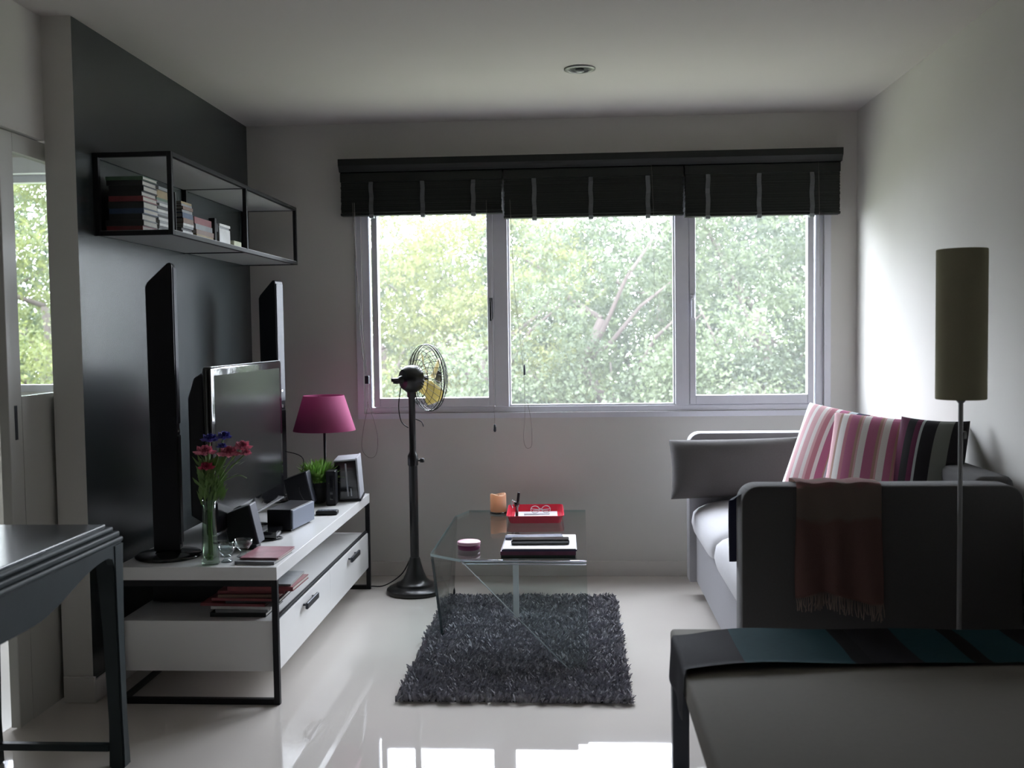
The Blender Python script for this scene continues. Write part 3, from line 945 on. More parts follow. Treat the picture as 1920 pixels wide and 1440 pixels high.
# table lamp
t = thing('table_lamp', 'small table lamp with a magenta cone shade and thin dark stem', 'lamp', (-1.325, 5.31, ZS))
bm = BM(); lathe(bm, [(0.055, 0), (0.056, 0.008), (0.02, 0.016), (0.008, 0.03), (0.0065, 0.10), (0.0065, 0.42), (0.0, 0.42)], n=24); obj('base', bm, 'blackmetal', t)
bm = BM(); lathe(bm, [(0.164, 0.358), (0.107, 0.543), (0.105, 0.5425), (0.162, 0.358), (0.164, 0.358)], n=48, cap=False); obj('lamp_shade', bm, 'pinkshade', t)
bm = BM()
for k in range(3):
    a = k * 2 * PI / 3
    tube(bm, [(0, 0, 0.515), (0.106 * math.cos(a), 0.106 * math.sin(a), 0.535)], 0.0015, n=5)
lathe(bm, [(0.012, 0.40), (0.013, 0.45), (0.005, 0.515), (0, 0.515)], n=12)
obj('shade_holder', bm, 'silver', t)
# potted plant
t = thing('potted_plant', 'small bushy green plant in a dark pot under the magenta lamp', 'plant', (-1.330, 5.155, ZS))
bm = BM(); lathe(bm, [(0.036, 0), (0.040, 0.004), (0.046, 0.08), (0.050, 0.082), (0.050, 0.105), (0.045, 0.105), (0.043, 0.09), (0, 0.09)], n=28); obj('pot', bm, 'pot', t, smooth='angle')
bm = BM(); lathe(bm, [(0.044, 0.092), (0, 0.096)], n=20, cap=False); obj('soil', bm, 'soil', t)
rp = random.Random(5)
bm = BM()
for i in range(560):
    th, ph = rp.uniform(0, 2 * PI), rp.uniform(0.05, 1.75)
    L = rp.uniform(0.06, 0.13)
    d = V(math.sin(ph) * math.cos(th), math.sin(ph) * math.sin(th), 0.85 * math.cos(ph) + 0.12)
    p0 = V(0.02 * math.cos(th), 0.02 * math.sin(th), 0.10)
    p2 = p0 + d * L + V(0, 0, 0.012)
    s = d.cross(V(0, 0, 1)).normalized() * rp.uniform(0.004, 0.008)
    mid = p0.lerp(p2, 0.72) + V(0, 0, 0.006)
    a = bm.verts.new(p0); b = bm.verts.new(mid + s); c = bm.verts.new(p2 - V(0, 0, 0.004)); e = bm.verts.new(mid - s)
    bm.faces.new((a, b, c, e))
f = obj('foliage', bm, 'leafgreen', t); f['kind'] = 'stuff'
# vase of flowers
t = thing('glass_vase', 'tall narrow glass vase at the near edge of the tv stand', 'vase', (-1.385, 3.725, ZS))
bm = BM(); lathe(bm, [(0.0, 0.0), (0.034, 0.0), (0.035, 0.006), (0.031, 0.03), (0.027, 0.14), (0.024, 0.20), (0.026, 0.245), (0.0245, 0.245), (0.0225, 0.20), (0.025, 0.14), (0.029, 0.03), (0.0, 0.012)], n=28, cap=False)
obj('vessel', bm, 'vglass', t)
bm = BM()
for i in range(26):
    a = rp.uniform(0, 2 * PI); rr_ = rp.uniform(0.003, 0.02)
    bmesh.ops.create_icosphere(bm, subdivisions=1, radius=rp.uniform(0.004, 0.007), matrix=Matrix.Translation((rr_ * math.cos(a), rr_ * math.sin(a), 0.018 + rp.uniform(0, 0.018))))
obj('glass_beads', bm, mat('green_glass_bead', (0.25, 0.42, 0.16), 0.1, var=0.4, scale=50, spec=0.8), t)
VB = V(-1.385, 3.725, ZS)
def flower(head, m, label, name, cat, size, group, pl=14):
    """stem standing in the vase with a many-petalled head; head relative to vase base"""
    rp = random.Random(hash(label) % 1000 if False else int(head[0] * 9000) + 77)
    t = thing(name, label, cat, tuple(VB + V(0, 0, 0.02)), 0, group)
    h = V(*head) - V(0, 0, 0.02)
    foot = V(rp.uniform(-0.012, 0.012), rp.uniform(-0.012, 0.012), 0.012)
    mid = V(h.x * 0.10, h.y * 0.10, 0.22)
    bm = BM(); tube(bm, spline([foot, mid, mid.lerp(h, 0.5) + V(-h.x * 0.12, -h.y * 0.12, 0.01), h]), 0.0030, n=6)
    for k in range(4):
        q = mid.lerp(h, rp.uniform(0.05, 0.75)); d = V(rp.uniform(-1, 1), rp.uniform(-1, 1), rp.uniform(0.2, 1.2)).normalized()
        s = d.cross(V(0, 0, 1)).normalized() * 0.005
        L = rp.uniform(0.03, 0.06)
        a, b, c, e = [bm.verts.new(x) for x in (q, q + d * L * 0.5 + s, q + d * L, q + d * L * 0.5 - s)]
        bm.faces.new((a, b, c, e))
    obj('stem', bm, 'stemgreen', t)
    bm = BM()
    for k in range(pl * 3):
        ring = k // pl
        el = [0.0, 0.62, 1.15][ring]
        a = 2 * PI * (k % pl) / pl + ring * 0.4 + rp.uniform(-0.15, 0.15)
        d = V(math.cos(a) * math.cos(el), math.sin(a) * math.cos(el), math.sin(el))
        s = V(-math.sin(a), math.cos(a), 0) * size * 0.30
        L = size * (1.0 - 0.18 * ring) * rp.uniform(0.85, 1.1)
        n = d.cross(s).normalized() * size * 0.16
        a0 = bm.verts.new(h + d * 0.002); b = bm.verts.new(h + d * L * 0.7 + s - n); c = bm.verts.new(h + d * L + n * 0.5); e = bm.verts.new(h + d * L * 0.7 - s - n); g = bm.verts.new(h + d * L * 0.5 + n)
        bm.faces.new((a0, b, g)); bm.faces.new((b, c, g)); bm.faces.new((c, e, g)); bm.faces.new((e, a0, g))
    bmesh.ops.create_icosphere(bm, subdivisions=1, radius=size * 0.35, matrix=Matrix.Translation(h))
    obj('petals', bm, m, t)
    t.scale = (1, 1, 1)
    return t
GF = 'flowers standing in the glass vase'
flower((-0.010, 0.0, 0.425), 'pinkpetal', 'pale pink flower at the left of the vase bunch', 'pink_flower', 'flower', 0.044, GF)
flower((0.078, 0.01, 0.418), 'pinkpetal', 'round pink flower in the middle of the vase bunch', 'pink_flower', 'flower', 0.047, GF)
flower((0.125, 0.03, 0.440), 'pinkpetal', 'pink flower leaning farthest right from the vase', 'pink_flower', 'flower', 0.039, GF)
flower((0.145, 0.01, 0.418), 'pinkpetal', 'small pink flower just below the rightmost one', 'pink_flower', 'flower', 0.026, GF)
flower((0.002, -0.02, 0.370), 'redpetal', 'deep crimson flower low in the vase bunch', 'crimson_flower', 'flower', 0.034, GF)
flower((0.055, 0.03, 0.480), 'bluepetal', 'bright blue flower at the top of the vase bunch', 'blue_flower', 'flower', 0.034, GF)
flower((0.000, 0.03, 0.470), 'bluepetal', 'dark blue flower at the upper left of the vase bunch', 'blue_flower', 'flower', 0.036, GF)
flower((0.053, 0.01, 0.445), 'bluepetal', 'small blue flower tucked under the bright blue one', 'blue_flower', 'flower', 0.022, GF)
t = thing('green_spray', 'curving green grass spray arching right out of the vase', 'foliage', tuple(VB + V(0, 0, 0.02)), 0, GF)
bm = BM(); tube(bm, spline([(0.005, 0, 0.01), (0.01, 0, 0.20), (0.05, 0, 0.285), (0.11, 0.01, 0.315), (0.145, 0.01, 0.305)]), 0.0018, n=6)
for k in range(150):
    q = V(rp.uniform(-0.035, 0.05), rp.uniform(-0.03, 0.03), rp.uniform(0.22, 0.37)); d = V(q.x * 12 + rp.uniform(-.4, .4), rp.uniform(-.6, .6), 1).normalized()
    s = d.cross(V(0, 1, 0)).normalized() * 0.005; L = rp.uniform(0.03, 0.07)
    q -= d * L * 0.3
    a, b, c, e = [bm.verts.new(x) for x in (q, q + d * L * 0.5 + s, q + d * L, q + d * L * 0.5 - s)]
    bm.faces.new((a, b, c, e))
obj('stem', bm, 'stemgreen', t)
# drinking glasses
def tumbler(loc, label, s=1.0):
    t = thing('drinking_glass', label, 'glass', loc, 0, 'stubby clear glasses beside the vase')
    bm = BM()
    pr = [(0, 0), (0.024, 0), (0.025, 0.003), (0.012, 0.010), (0.011, 0.022), (0.022, 0.034), (0.032, 0.048), (0.036, 0.066), (0.0345, 0.066), (0.030, 0.050), (0.019, 0.037), (0, 0.034)]
    lathe(bm, [(a * s, b * s) for a, b in pr], n=28, cap=False)
    obj('bowl', bm, 'glass', t)
    return t
tumbler((-1.335, 3.762, ZS), 'nearer stubby clear glass, touching the vase side', 0.9)
tumbler((-1.300, 3.855, ZS), 'farther stubby clear glass, behind the magazines', 1.05)
tumbler((-1.372, 3.862, ZS), 'third stubby clear glass half hidden behind the vase', 0.9)
book('magazine', 'lower grey magazine beside the glasses on the tv stand', 'magazines on top of the tv stand', -1.285, -1.130, 3.715, 3.93, ZS, ZS + 0.012, COVERS[2], -0.05, cat='magazine')
book('magazine', 'upper pinkish magazine beside the glasses on the tv stand', 'magazines on top of the tv stand', -1.275, -1.125, 3.745, 3.955, ZS + 0.0125, ZS + 0.020, mat('pinkish_cover', (0.35, 0.15, 0.18), 0.4, var=0.4, scale=18), -0.03, cat='magazine')
# cables on and behind the stand
def cable(pts, r, label, m='blackplastic'):
    bm = BM(); tube(bm, spline(pts), r, n=6)
    return tag(obj('cable', bm, m), label, 'cable')
cable([(-1.30, 4.93, ZS + 0.005), (-1.36, 4.95, 0.62), (-1.40, 5.20, 0.74), (-1.50, 5.22, 0.78)], 0.0025, 'thin dark cable arching from the far small speaker to the tower speaker')
cable([(-1.27, 4.25, ZS + 0.004), (-1.235, 4.20, ZS + 0.004), (-1.30, 4.14, ZS + 0.004), (-1.38, 4.17, ZS + 0.004), (-1.42, 4.28, ZS + 0.045), (-1.44, 4.40, ZS + 0.05)], 0.003, 'black cable curling round the set-top box')
cable([(-1.345, 4.50, ZS + 0.03), (-1.38, 4.62, ZS + 0.03), (-1.31, 4.70, ZS + 0.004), (-1.26, 4.76, ZS + 0.004)], 0.003, 'grey cable behind the squat speaker', 'spk_grey')

# ------------------------------------------------------------------ pedestal fan
t = thing('pedestal_fan', 'black vintage pedestal fan with brass blades before the window', 'fan', (-0.865, 5.37, 0))
bm = BM(); lathe(bm, [(0.150, 0), (0.154, 0.010), (0.152, 0.022), (0.136, 0.034), (0.105, 0.040), (0.100, 0.052), (0.082, 0.058), (0.064, 0.075), (0.048, 0.110), (0.036, 0.150), (0.030, 0.175), (0.026, 0.19), (0, 0.19)], n=48)
obj('base', bm, 'fanblack', t, smooth='angle')
bm = BM(); lathe(bm, [(0.0235, 0.185), (0.0235, 0.68), (0.028, 0.685), (0.028, 0.735), (0.020, 0.75), (0.0175, 0.76), (0.0175, 1.04), (0.024, 1.05), (0.026, 1.09), (0, 1.09)], n=24)
obj('pole', bm, 'fanblack', t, smooth='angle')
bm = BM(); tube(bm, [(0.02, 0, 0.71), (0.045, -0.005, 0.71)], 0.006, n=8); lathe(bm, [(0, -0.012), (0.012, -0.010), (0.012, 0.010), (0, 0.012)], c=(0.05, -0.005, 0.71), n=12)
obj('height_knob', bm, 'fanblack', t)
# head, axis pointing to the sofa and a little to the window
hd = V(0.80, 0.60, 0.03).normalized()
hr = hd.cross(V(0, 0, 1)).normalized(); hu = hr.cross(hd)
HM = Matrix((hr, hu, hd)).transposed()          # local x,y in the disc plane, z = axis
hc = V(0.012, 0, 1.145)
def to_head(bm, n0=0):
    for v in list(bm.verts)[n0:]:
        v.co = HM @ v.co + hc
bm = BM(); lathe(bm, [(0, -0.095), (0.014, -0.092), (0.022, -0.070), (0.052, -0.064), (0.070, -0.040), (0.073, 0.0), (0.062, 0.03), (0.03, 0.045), (0.014, 0.05), (0.012, 0.085), (0, 0.085)], n=28)
to_head(bm)
tube(bm, [(0, 0, 1.06), (0.01, 0, 1.12)], 0.02, n=12)
obj('motor', bm, 'fanblack', t, smooth='angle')
bm = BM(); box(bm, -0.012, 0.012, -0.01, 0.01, -0.13, -0.06, bev=0.004); box(bm, -0.02, 0.02, -0.02, -0.008, -0.115, -0.095, bev=0.003); to_head(bm)
obj('oscillation_knob', bm, 'fanblack', t)
R0 = 0.178
for k in range(4):
    bm = BM()
    A = 2 * PI * k / 4 + 0.5
    rows = []
    for i in range(9):
        rr_ = 0.02 + (0.148 - 0.02) * i / 8
        wd_ = 0.20 + 0.62 * math.sin(PI * min(1, (i + 1.2) / 8.5) * 0.62)
        wd_ *= 1.0 if i < 7 else (0.85 if i == 7 else 0.55)
        row = []
        for j in range(6):
            u = j / 5 - 0.5
            a = A + u * wd_ * 1.25
            row.append(bm.verts.new((rr_ * math.cos(a), rr_ * math.sin(a), 0.088 + u * 0.045 * (0.5 + i / 10))))
        rows.append(row)
    for p, q in zip(rows, rows[1:]):
        for j in range(5):
            bm.faces.new((p[j], p[j + 1], q[j + 1], q[j]))
    bmesh.ops.solidify(bm, geom=bm.faces[:], thickness=0.0012)
    to_head(bm)
    obj('blade', bm, 'brass', t, smooth=True)
def ring(r, z, tr, n=48):
    return [(r * math.cos(2 * PI * i / n), r * math.sin(2 * PI * i / n), z) for i in range(n)]
bm = BM()
for r_1, z_1, tr in ((R0, 0.085, 0.0036), (R0 * 0.99, 0.070, 0.0022), (R0 * 0.985, 0.100, 0.0022), (0.10, 0.138, 0.0018), (0.10, 0.030, 0.0018), (0.145, 0.125, 0.0014), (0.145, 0.045, 0.0014)):
    tube(bm, ring(r_1, z_1, tr), tr, n=6, closed=True)
lathe(bm, [(0.034, 0.146), (0.036, 0.150), (0.0, 0.153)], n=24)
N = 28
for k in range(N):
    a = 2 * PI * k / N
    for sgn, zc, rc, ze in ((1, 0.149, 0.03, 0.100), (-1, 0.012, 0.055, 0.070)):
        pts = []
        for i in range(7):
            f = i / 6
            rr_ = rc + (R0 - rc) * f
            aa = a + 0.35 * f * sgn
            z = zc + (ze - zc) * (f ** 2.6)
            pts.append((rr_ * math.cos(aa), rr_ * math.sin(aa), z))
        tube(bm, pts, 0.0015, n=5, cap=False)
to_head(bm)
obj('cage', bm, 'fanblack', t)
bm = BM()
tube(bm, spline([(-0.055, -0.02, 1.10), (-0.068, -0.02, 1.0), (-0.055, -0.02, 0.92), (-0.02, -0.01, 0.885)]), 0.003, n=6)
tube(bm, spline([(0.018, 0, 0.93), (0.05, 0, 0.915), (0.06, 0, 0.89)]), 0.003, n=6)
tube(bm, spline([(-0.03, 0.01, 0.17), (-0.07, 0.02, 0.10), (-0.13, 0.03, 0.05), (-0.19, 0.05, 0.02), (-0.25, 0.08, 0.012), (-0.30, 0.10, 0.008)]), 0.0035, n=6)
obj('power_cord', bm, 'blackplastic', t)

# ------------------------------------------------------------------ rug
RX0, RX1, RY0, RY1 = -0.685, 0.200, 3.70, 5.24
t = thing('rug', 'dark grey shaggy rug under the glass coffee table', 'rug', ((RX0 + RX1) / 2, (RY0 + RY1) / 2, 0))
bx, by = (RX1 - RX0) / 2, (RY1 - RY0) / 2
boxobj('backing', (-bx + 0.02, bx - 0.02, -by + 0.02, by - 0.02, 0.0, 0.006), mat('rug_backing', (0.03, 0.03, 0.035), 0.95), t)
rn = np.random.default_rng(4)
nT = 30000
px = rn.uniform(-bx, bx, nT); py = rn.uniform(-by, by, nT)
ang = rn.uniform(0, 2 * PI, nT)
lean = rn.uniform(0.003, 0.013, nT)
hh = rn.uniform(0.010, 0.034, nT)
wdt = rn.uniform(0.0032, 0.0070, nT)
fa = rn.uniform(0, 2 * PI, nT)
# clumps lean alike
cl = np.sin(px * 38 + 2 * np.sin(py * 21)) * 1.6 + np.cos(py * 33 + px * 11) * 1.7
ang = cl + rn.normal(0, 0.7, nT)
dx, dy = np.cos(ang), np.sin(ang)
sx_, sy_ = np.cos(fa), np.sin(fa)
z0 = np.full(nT, 0.005)
v = np.zeros((nT, 6, 3))
v[:, 0] = np.stack([px - sx_ * wdt, py - sy_ * wdt, z0], 1); v[:, 1] = np.stack([px + sx_ * wdt, py + sy_ * wdt, z0], 1)
mx_, my_ = px + dx * lean * 0.45, py + dy * lean * 0.45
v[:, 2] = np.stack([mx_ - sx_ * wdt, my_ - sy_ * wdt, hh * 0.62], 1); v[:, 3] = np.stack([mx_ + sx_ * wdt, my_ + sy_ * wdt, hh * 0.62], 1)
ex, ey = px + dx * lean * 1.5, py + dy * lean * 1.5
v[:, 4] = np.stack([ex - sx_ * wdt * 0.6, ey - sy_ * wdt * 0.6, hh], 1); v[:, 5] = np.stack([ex + sx_ * wdt * 0.6, ey + sy_ * wdt * 0.6, hh], 1)
def quads_mesh(name, verts, quads, m, parent=None):
    me = bpy.data.meshes.new(name)
    nv, nq = len(verts), len(quads)
    me.vertices.add(nv); me.vertices.foreach_set('co', np.ascontiguousarray(verts, dtype=np.float32).ravel())
    me.loops.add(nq * 4); me.loops.foreach_set('vertex_index', np.ascontiguousarray(quads, dtype=np.int32).ravel())
    me.polygons.add(nq); me.polygons.foreach_set('loop_start', np.arange(0, nq * 4, 4, dtype=np.int32))
    me.update(calc_edges=True)
    me.validate()
    me.materials.append(M[m] if isinstance(m, str) else m)
    o = bpy.data.objects.new(name, me); COL.objects.link(o)
    if parent is not None:
        o.parent = parent
    return o
base = (np.arange(nT) * 6)[:, None]
q = np.concatenate([base + np.array([0, 1, 3, 2]), base + np.array([2, 3, 5, 4])])
M['pile'] = mat('rug_pile', (0.30, 0.295, 0.325), 0.9, var=0.85, scale=75, spec=0.15, sheen=0.3)
o = quads_mesh('pile', v.reshape(-1, 3), q, 'pile', t); o['kind'] = 'stuff'

# ------------------------------------------------------------------ glass coffee table
t = thing('coffee_table', 'bent clear glass coffee table standing on the dark rug', 'coffee table', (-0.3, 4.8, 0.03))
loc = t.location.copy()
ZT, g = 0.402, 0.012
zf = 0.012
top = [(-0.505, 4.345), (0.043, 4.325), (0.053, 5.60), (-0.590, 5.60), (-0.648, 5.42), (-0.652, 4.465)]
def slab(name, tri_pts, nrm, th, m, par, me='tedge'):
    """thick glass sheet from a 3D polygon: faces glass, rim edge material"""
    bm = BM()
    P = [Vector(p) - loc for p in tri_pts]
    n = Vector(nrm).normalized() * th
    A = [bm.verts.new(p) for p in P]; B = [bm.verts.new(p - n) for p in P]
    bm.faces.new(A); bm.faces.new(list(reversed(B)))
    for i in range(len(P)):
        f = bm.faces.new((A[i], B[i], B[(i + 1) % len(P)], A[(i + 1) % len(P)]))
        f.material_index = 1
    return obj(name, bm, [m, me], par)
slab('glass_top', [(x, y, ZT) for x, y in top], (0, 0, 1), g, 'tglass', t)
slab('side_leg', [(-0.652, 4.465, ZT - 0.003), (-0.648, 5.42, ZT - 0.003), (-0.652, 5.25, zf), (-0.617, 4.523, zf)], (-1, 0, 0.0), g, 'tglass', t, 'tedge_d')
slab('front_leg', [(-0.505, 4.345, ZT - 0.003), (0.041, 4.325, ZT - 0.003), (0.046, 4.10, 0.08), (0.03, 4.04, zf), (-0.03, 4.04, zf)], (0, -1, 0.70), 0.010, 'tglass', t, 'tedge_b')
bm = BM(); tube(bm, [V(-0.500, 4.338, ZT - 0.006) - loc, V(-0.030, 4.036, zf + 0.004) - loc], 0.0022, n=8)
obj('edge_glint', bm, 'tedge_b', t)  # pale tube added to draw the light line down the leg edge
bm = BM(); box(bm, -0.304 - loc.x, -0.276 - loc.x, 4.79 - loc.y, 4.80 - loc.y, zf - loc.z, ZT - g - 0.0005 - loc.z, bev=0.001)
obj('support_post', bm, mat('frosted_post', (0.85, 0.86, 0.86), 0.35), t)
bm = BM()
tube(bm, [V(-0.503, 4.343, ZT - 0.0045) - loc, V(0.042, 4.325, ZT - 0.0045) - loc], 0.0050, n=12)
tube(bm, [V(-0.495, 4.336, ZT - 0.016) - loc, V(0.040, 4.318, ZT - 0.016) - loc], 0.0032, n=10)
obj('bend_glint', bm, mat('silver_bend_glint', (0.85, 0.88, 0.98), 0.12, metal=0.9, var=0.02), t)  # silver tubes added to imitate the window's reflection along the bend
bm = BM(); lathe(bm, [(0.012, 0.0), (0.012, 0.03), (0.007, 0.05), (0, 0.05)], c=(-0.645 - loc.x, 5.24 - loc.y, zf - loc.z), n=12)
obj('foot_cap', bm, 'blackmetal', t)

ZG = ZT + 0.0006
t = thing('candle', 'fat peach pillar candle standing on a dark coaster', 'candle', (-0.422, 5.50, ZG))
bm = BM(); lathe(bm, [(0.046, 0), (0.047, 0.004), (0.045, 0.010), (0, 0.010)], n=32); obj('coaster', bm, 'blackgloss', t)
bm = BM(); lathe(bm, [(0.042, 0.0105), (0.0435, 0.014), (0.0435, 0.096), (0.041, 0.104), (0.034, 0.1045), (0.026, 0.094), (0, 0.090)], n=36, cap=False)
for v_ in bm.verts:
    if v_.co.z > 0.09: v_.co.z += 0.005 * math.sin(math.atan2(v_.co.y, v_.co.x) * 2 + 0.5)
obj('wax', bm, 'candle', t, smooth='angle')
bm = BM(); tube(bm, [(0, 0, 0.089), (0.001, 0, 0.102)], 0.0012, n=6); obj('wick', bm, 'blackplastic', t)
# red tray
t = thing('tray', 'shallow red plastic tray holding small tools on the coffee table', 'tray', (-0.215, 5.365, ZG), 0.03)
bm = BM()
def rrect(a, b, r, z, n=4):
    pts = []
    for cx, cy, s in ((a - r, b - r, 0), (-a + r, b - r, 1), (-a + r, -b + r, 2), (a - r, -b + r, 3)):
        for i in range(n + 1):
            an = PI / 2 * (s + i / n)
            pts.append((cx + r * math.cos(an), cy + r * math.sin(an), z))
    return pts
loops = [rrect(0.132, 0.165, 0.02, 0.0), rrect(0.146, 0.180, 0.026, 0.040), rrect(0.150, 0.184, 0.03, 0.040), rrect(0.150, 0.184, 0.03, 0.037), rrect(0.144, 0.178, 0.026, 0.036), rrect(0.129, 0.162, 0.02, 0.004)]
LV = [[bm.verts.new(p) for p in L_] for L_ in loops]
for a, b in zip(LV, LV[1:]):
    for i in range(len(a)):
        bm.faces.new((a[i], a[(i + 1) % len(a)], b[(i + 1) % len(a)], b[i]))
bm.faces.new(LV[0]); bm.faces.new(LV[-1])
obj('dish', bm, 'redplastic', t)
bm = BM(); box(bm, -0.010, 0.11, -0.10, -0.07, 0, 0.012, bev=0.002, rot=Euler((0, 0, 0.05)))
o = obj('paper_strip', bm, 'paper'); o.location = (-0.22, 5.325, ZG + 0.006); tag(o, 'white paper pad lying in the front of the red tray', 'paper')
bm = BM(); box(bm, -0.115, 0.115, -0.145, 0.145, 0, 0.0015)
o = obj('paper_sheet', bm, 'paper'); o.location = (-0.212, 5.368, ZG + 0.0045); o.rotation_euler = (0, 0, 0.03); tag(o, 'white sheet lining the floor of the red tray', 'paper')
t = thing('corkscrew', 'upright black and chrome lever corkscrew standing in the red tray', 'corkscrew', (-0.310, 5.30, ZG + 0.0063))
bm = BM(); lathe(bm, [(0.018, 0), (0.018, 0.006), (0.008, 0.012), (0.008, 0.06), (0.013, 0.064), (0.013, 0.085), (0.006, 0.09), (0, 0.09)], n=16); obj('body', bm, 'blackgloss', t)
bm = BM(); box(bm, 0.002, 0.016, -0.007, 0.007, 0.088, 0.138, bev=0.003, rot=Euler((0, 0.12, 0))); obj('handle', bm, 'blackplastic', t)
bm = BM(); tube(bm, [(0, 0, 0.075), (-0.022, 0, 0.095), (-0.026, 0, 0.072), (-0.022, 0, 0.055)], 0.005, n=8); obj('lever', bm, 'silver', t)
t = thing('eyeglasses', 'folded clear eyeglasses lying in the red tray', 'eyeglasses', (-0.19, 5.44, ZG + 0.0063), 0.1)
for sx in (-0.03, 0.03):
    bm = BM(); tube(bm, [(sx + 0.023 * math.cos(a), 0, 0.024 + 0.019 * math.sin(a)) for a in [2 * PI * i / 20 for i in range(20)]], 0.0018, n=6, closed=True); obj('rim', bm, 'silverdev', t)
bm = BM(); tube(bm, [(-0.008, 0, 0.028), (0.008, 0, 0.028)], 0.0016, n=6); tube(bm, [(-0.052, 0, 0.03), (-0.045, 0.03, 0.022), (0.045, 0.035, 0.01)], 0.0016, n=6); tube(bm, [(0.052, 0, 0.03), (0.048, 0.03, 0.02), (-0.04, 0.045, 0.01)], 0.0016, n=6); obj('temples', bm, 'silverdev', t)
t = thing('pliers', 'small grey pliers lying across the red tray', 'pliers', (-0.215, 5.10, ZG + 0.0365), 0.06)
bm = BM(); tube(bm, spline([(-0.075, 0.006, 0.004), (-0.02, 0.010, 0.004), (0.02, -0.003, 0.004), (0.06, -0.002, 0.004)]), 0.004, n=8); tube(bm, spline([(-0.075, -0.010, 0.004), (-0.02, -0.010, 0.004), (0.02, 0.003, 0.004), (0.06, 0.002, 0.004)]), 0.004, n=8)
obj('jaws', bm, 'silverdev', t)
t.rotation_euler = (0, 0, 0.06)
t.location = (-0.20, 5.35, ZG + 0.016)
# tin
t = thing('round_tin', 'small round tin with pink lid and plum side at the left of the table', 'tin', (-0.488, 4.565, ZG))
bm = BM(); lathe(bm, [(0.049, 0), (0.051, 0.002), (0.051, 0.024), (0, 0.024)], n=36); obj('can', bm, mat('plum_tin', (0.20, 0.02, 0.10), 0.3, spec=0.6), t)
bm = BM(); lathe(bm, [(0.053, 0.022), (0.053, 0.033), (0.050, 0.036), (0, 0.036)], n=36); obj('lid', bm, mat('pink_tin_lid', (0.75, 0.42, 0.52), 0.35, var=0.1), t)
# pile of papers
g = 'papers and folders stacked at the near edge of the coffee table'
book('binder', 'dark green binder at the bottom of the stack on the coffee table', g, -0.328, -0.005, 4.362, 4.64, ZG, ZG + 0.014, M['darkgreen'], 0.0, cat='binder')
book('folder', 'plum and navy folder above the green binder', g, -0.330, -0.003, 4.360, 4.64, ZG + 0.0145, ZG + 0.031, M['plum'], 0.0, cat='folder')
book('folder', 'navy folder with a white top sheet on the coffee table stack', g, -0.326, 0.0, 4.360, 4.68, ZG + 0.0315, ZG + 0.039, M['navy'], 0.01, cat='folder')
bm = BM(); box(bm, -0.155, 0.162, -0.15, 0.165, 0, 0.003)
o = obj('paper_sheet', bm, 'paper'); o.location = (-0.165, 4.515, ZG + 0.0395); tag(o, 'white paper sheets lying on the navy folder', 'paper', g)
bm = BM(); box(bm, -0.13, 0.13, -0.035, 0.035, 0, 0.022, bev=0.006)
o = obj('remote_control', bm, 'blackgloss'); o.location = (-0.160, 4.480, ZG + 0.043); o.rotation_euler = (0, 0, 0.03); tag(o, 'long dark remote control lying on the white sheets', 'remote control')
bm = BM(); box(bm, -0.145, 0.12, -0.03, 0.03, 0, 0.012, bev=0.004)
o = obj('pencil_case', bm, mat('navy_sheen', (0.05, 0.055, 0.11), 0.25, spec=0.8)); o.location = (-0.180, 4.595, ZG + 0.043); o.rotation_euler = (0, 0, 0.10); tag(o, 'slim navy case behind the remote control on the paper stack', 'case')

# ------------------------------------------------------------------ sofa
AX0, AY0, AY1, AH = 0.562, 3.47, 5.36, 0.846
t = thing('sofa', 'grey two-seat fabric sofa along the right wall', 'sofa', (1.05, 4.42, 0))
loc = t.location.copy()
def panel(bm, y0, y1, x0, x1, z0, z1, rad, bev):
    """upright slab with rounded top corners, thickness in y"""
    pts = [(x0, z0), (x1, z0)]
    for i in range(7):
        a = PI / 2 * i / 6
        pts.append((x1 - rad + rad * math.cos(a), z1 - rad + rad * math.sin(a)))
    for i in range(7):
        a = PI / 2 + PI / 2 * i / 6
        pts.append((x0 + rad + rad * math.cos(a), z1 - rad + rad * math.sin(a)))
    pts = [(a - loc.x, b) for a, b in pts]
    prism(bm, pts, 'y', y0 - loc.y, y1 - loc.y, bev=bev)
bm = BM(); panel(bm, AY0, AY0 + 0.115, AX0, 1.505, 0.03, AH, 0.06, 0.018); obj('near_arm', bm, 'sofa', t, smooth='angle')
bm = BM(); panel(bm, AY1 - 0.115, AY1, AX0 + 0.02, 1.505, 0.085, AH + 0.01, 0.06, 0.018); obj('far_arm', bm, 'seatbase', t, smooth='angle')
# piping round the near arm faces
for yy in (AY0 + 0.004, AY0 + 0.111):
    bm = BM()
    P = [(AX0 + 0.004, 0.05), (AX0 + 0.004, AH - 0.06)]
    for i in range(7):
        a = PI - PI / 2 * i / 6
        P.append((AX0 + 0.06 + 0.056 * math.cos(a), AH - 0.06 + 0.056 * math.sin(a)))
    P.append((1.44, AH - 0.004))
    for i in range(1, 7):
        a = PI / 2 - PI / 2 * i / 6
        P.append((1.445 + 0.056 * math.cos(a), AH - 0.06 + 0.056 * math.sin(a)))
    tube(bm, [(a - loc.x, yy - loc.y, b) for a, b in P], 0.0028, n=6)
    obj('piping', bm, 'piping', t)
bm = BM(); box(bm, 1.38 - loc.x, 1.518 - loc.x, AY0 + 0.10 - loc.y, AY1 - 0.10 - loc.y, 0.03, 0.86, bev=0.03, seg=3); obj('back', bm, 'sofa', t, smooth='angle')
bm = BM(); box(bm, 0.618 - loc.x, 1.40 - loc.x, AY0 + 0.11 - loc.y, AY1 - 0.11 - loc.y, 0.085, 0.36, bev=0.012); obj('seat_base', bm, 'seatbase', t)
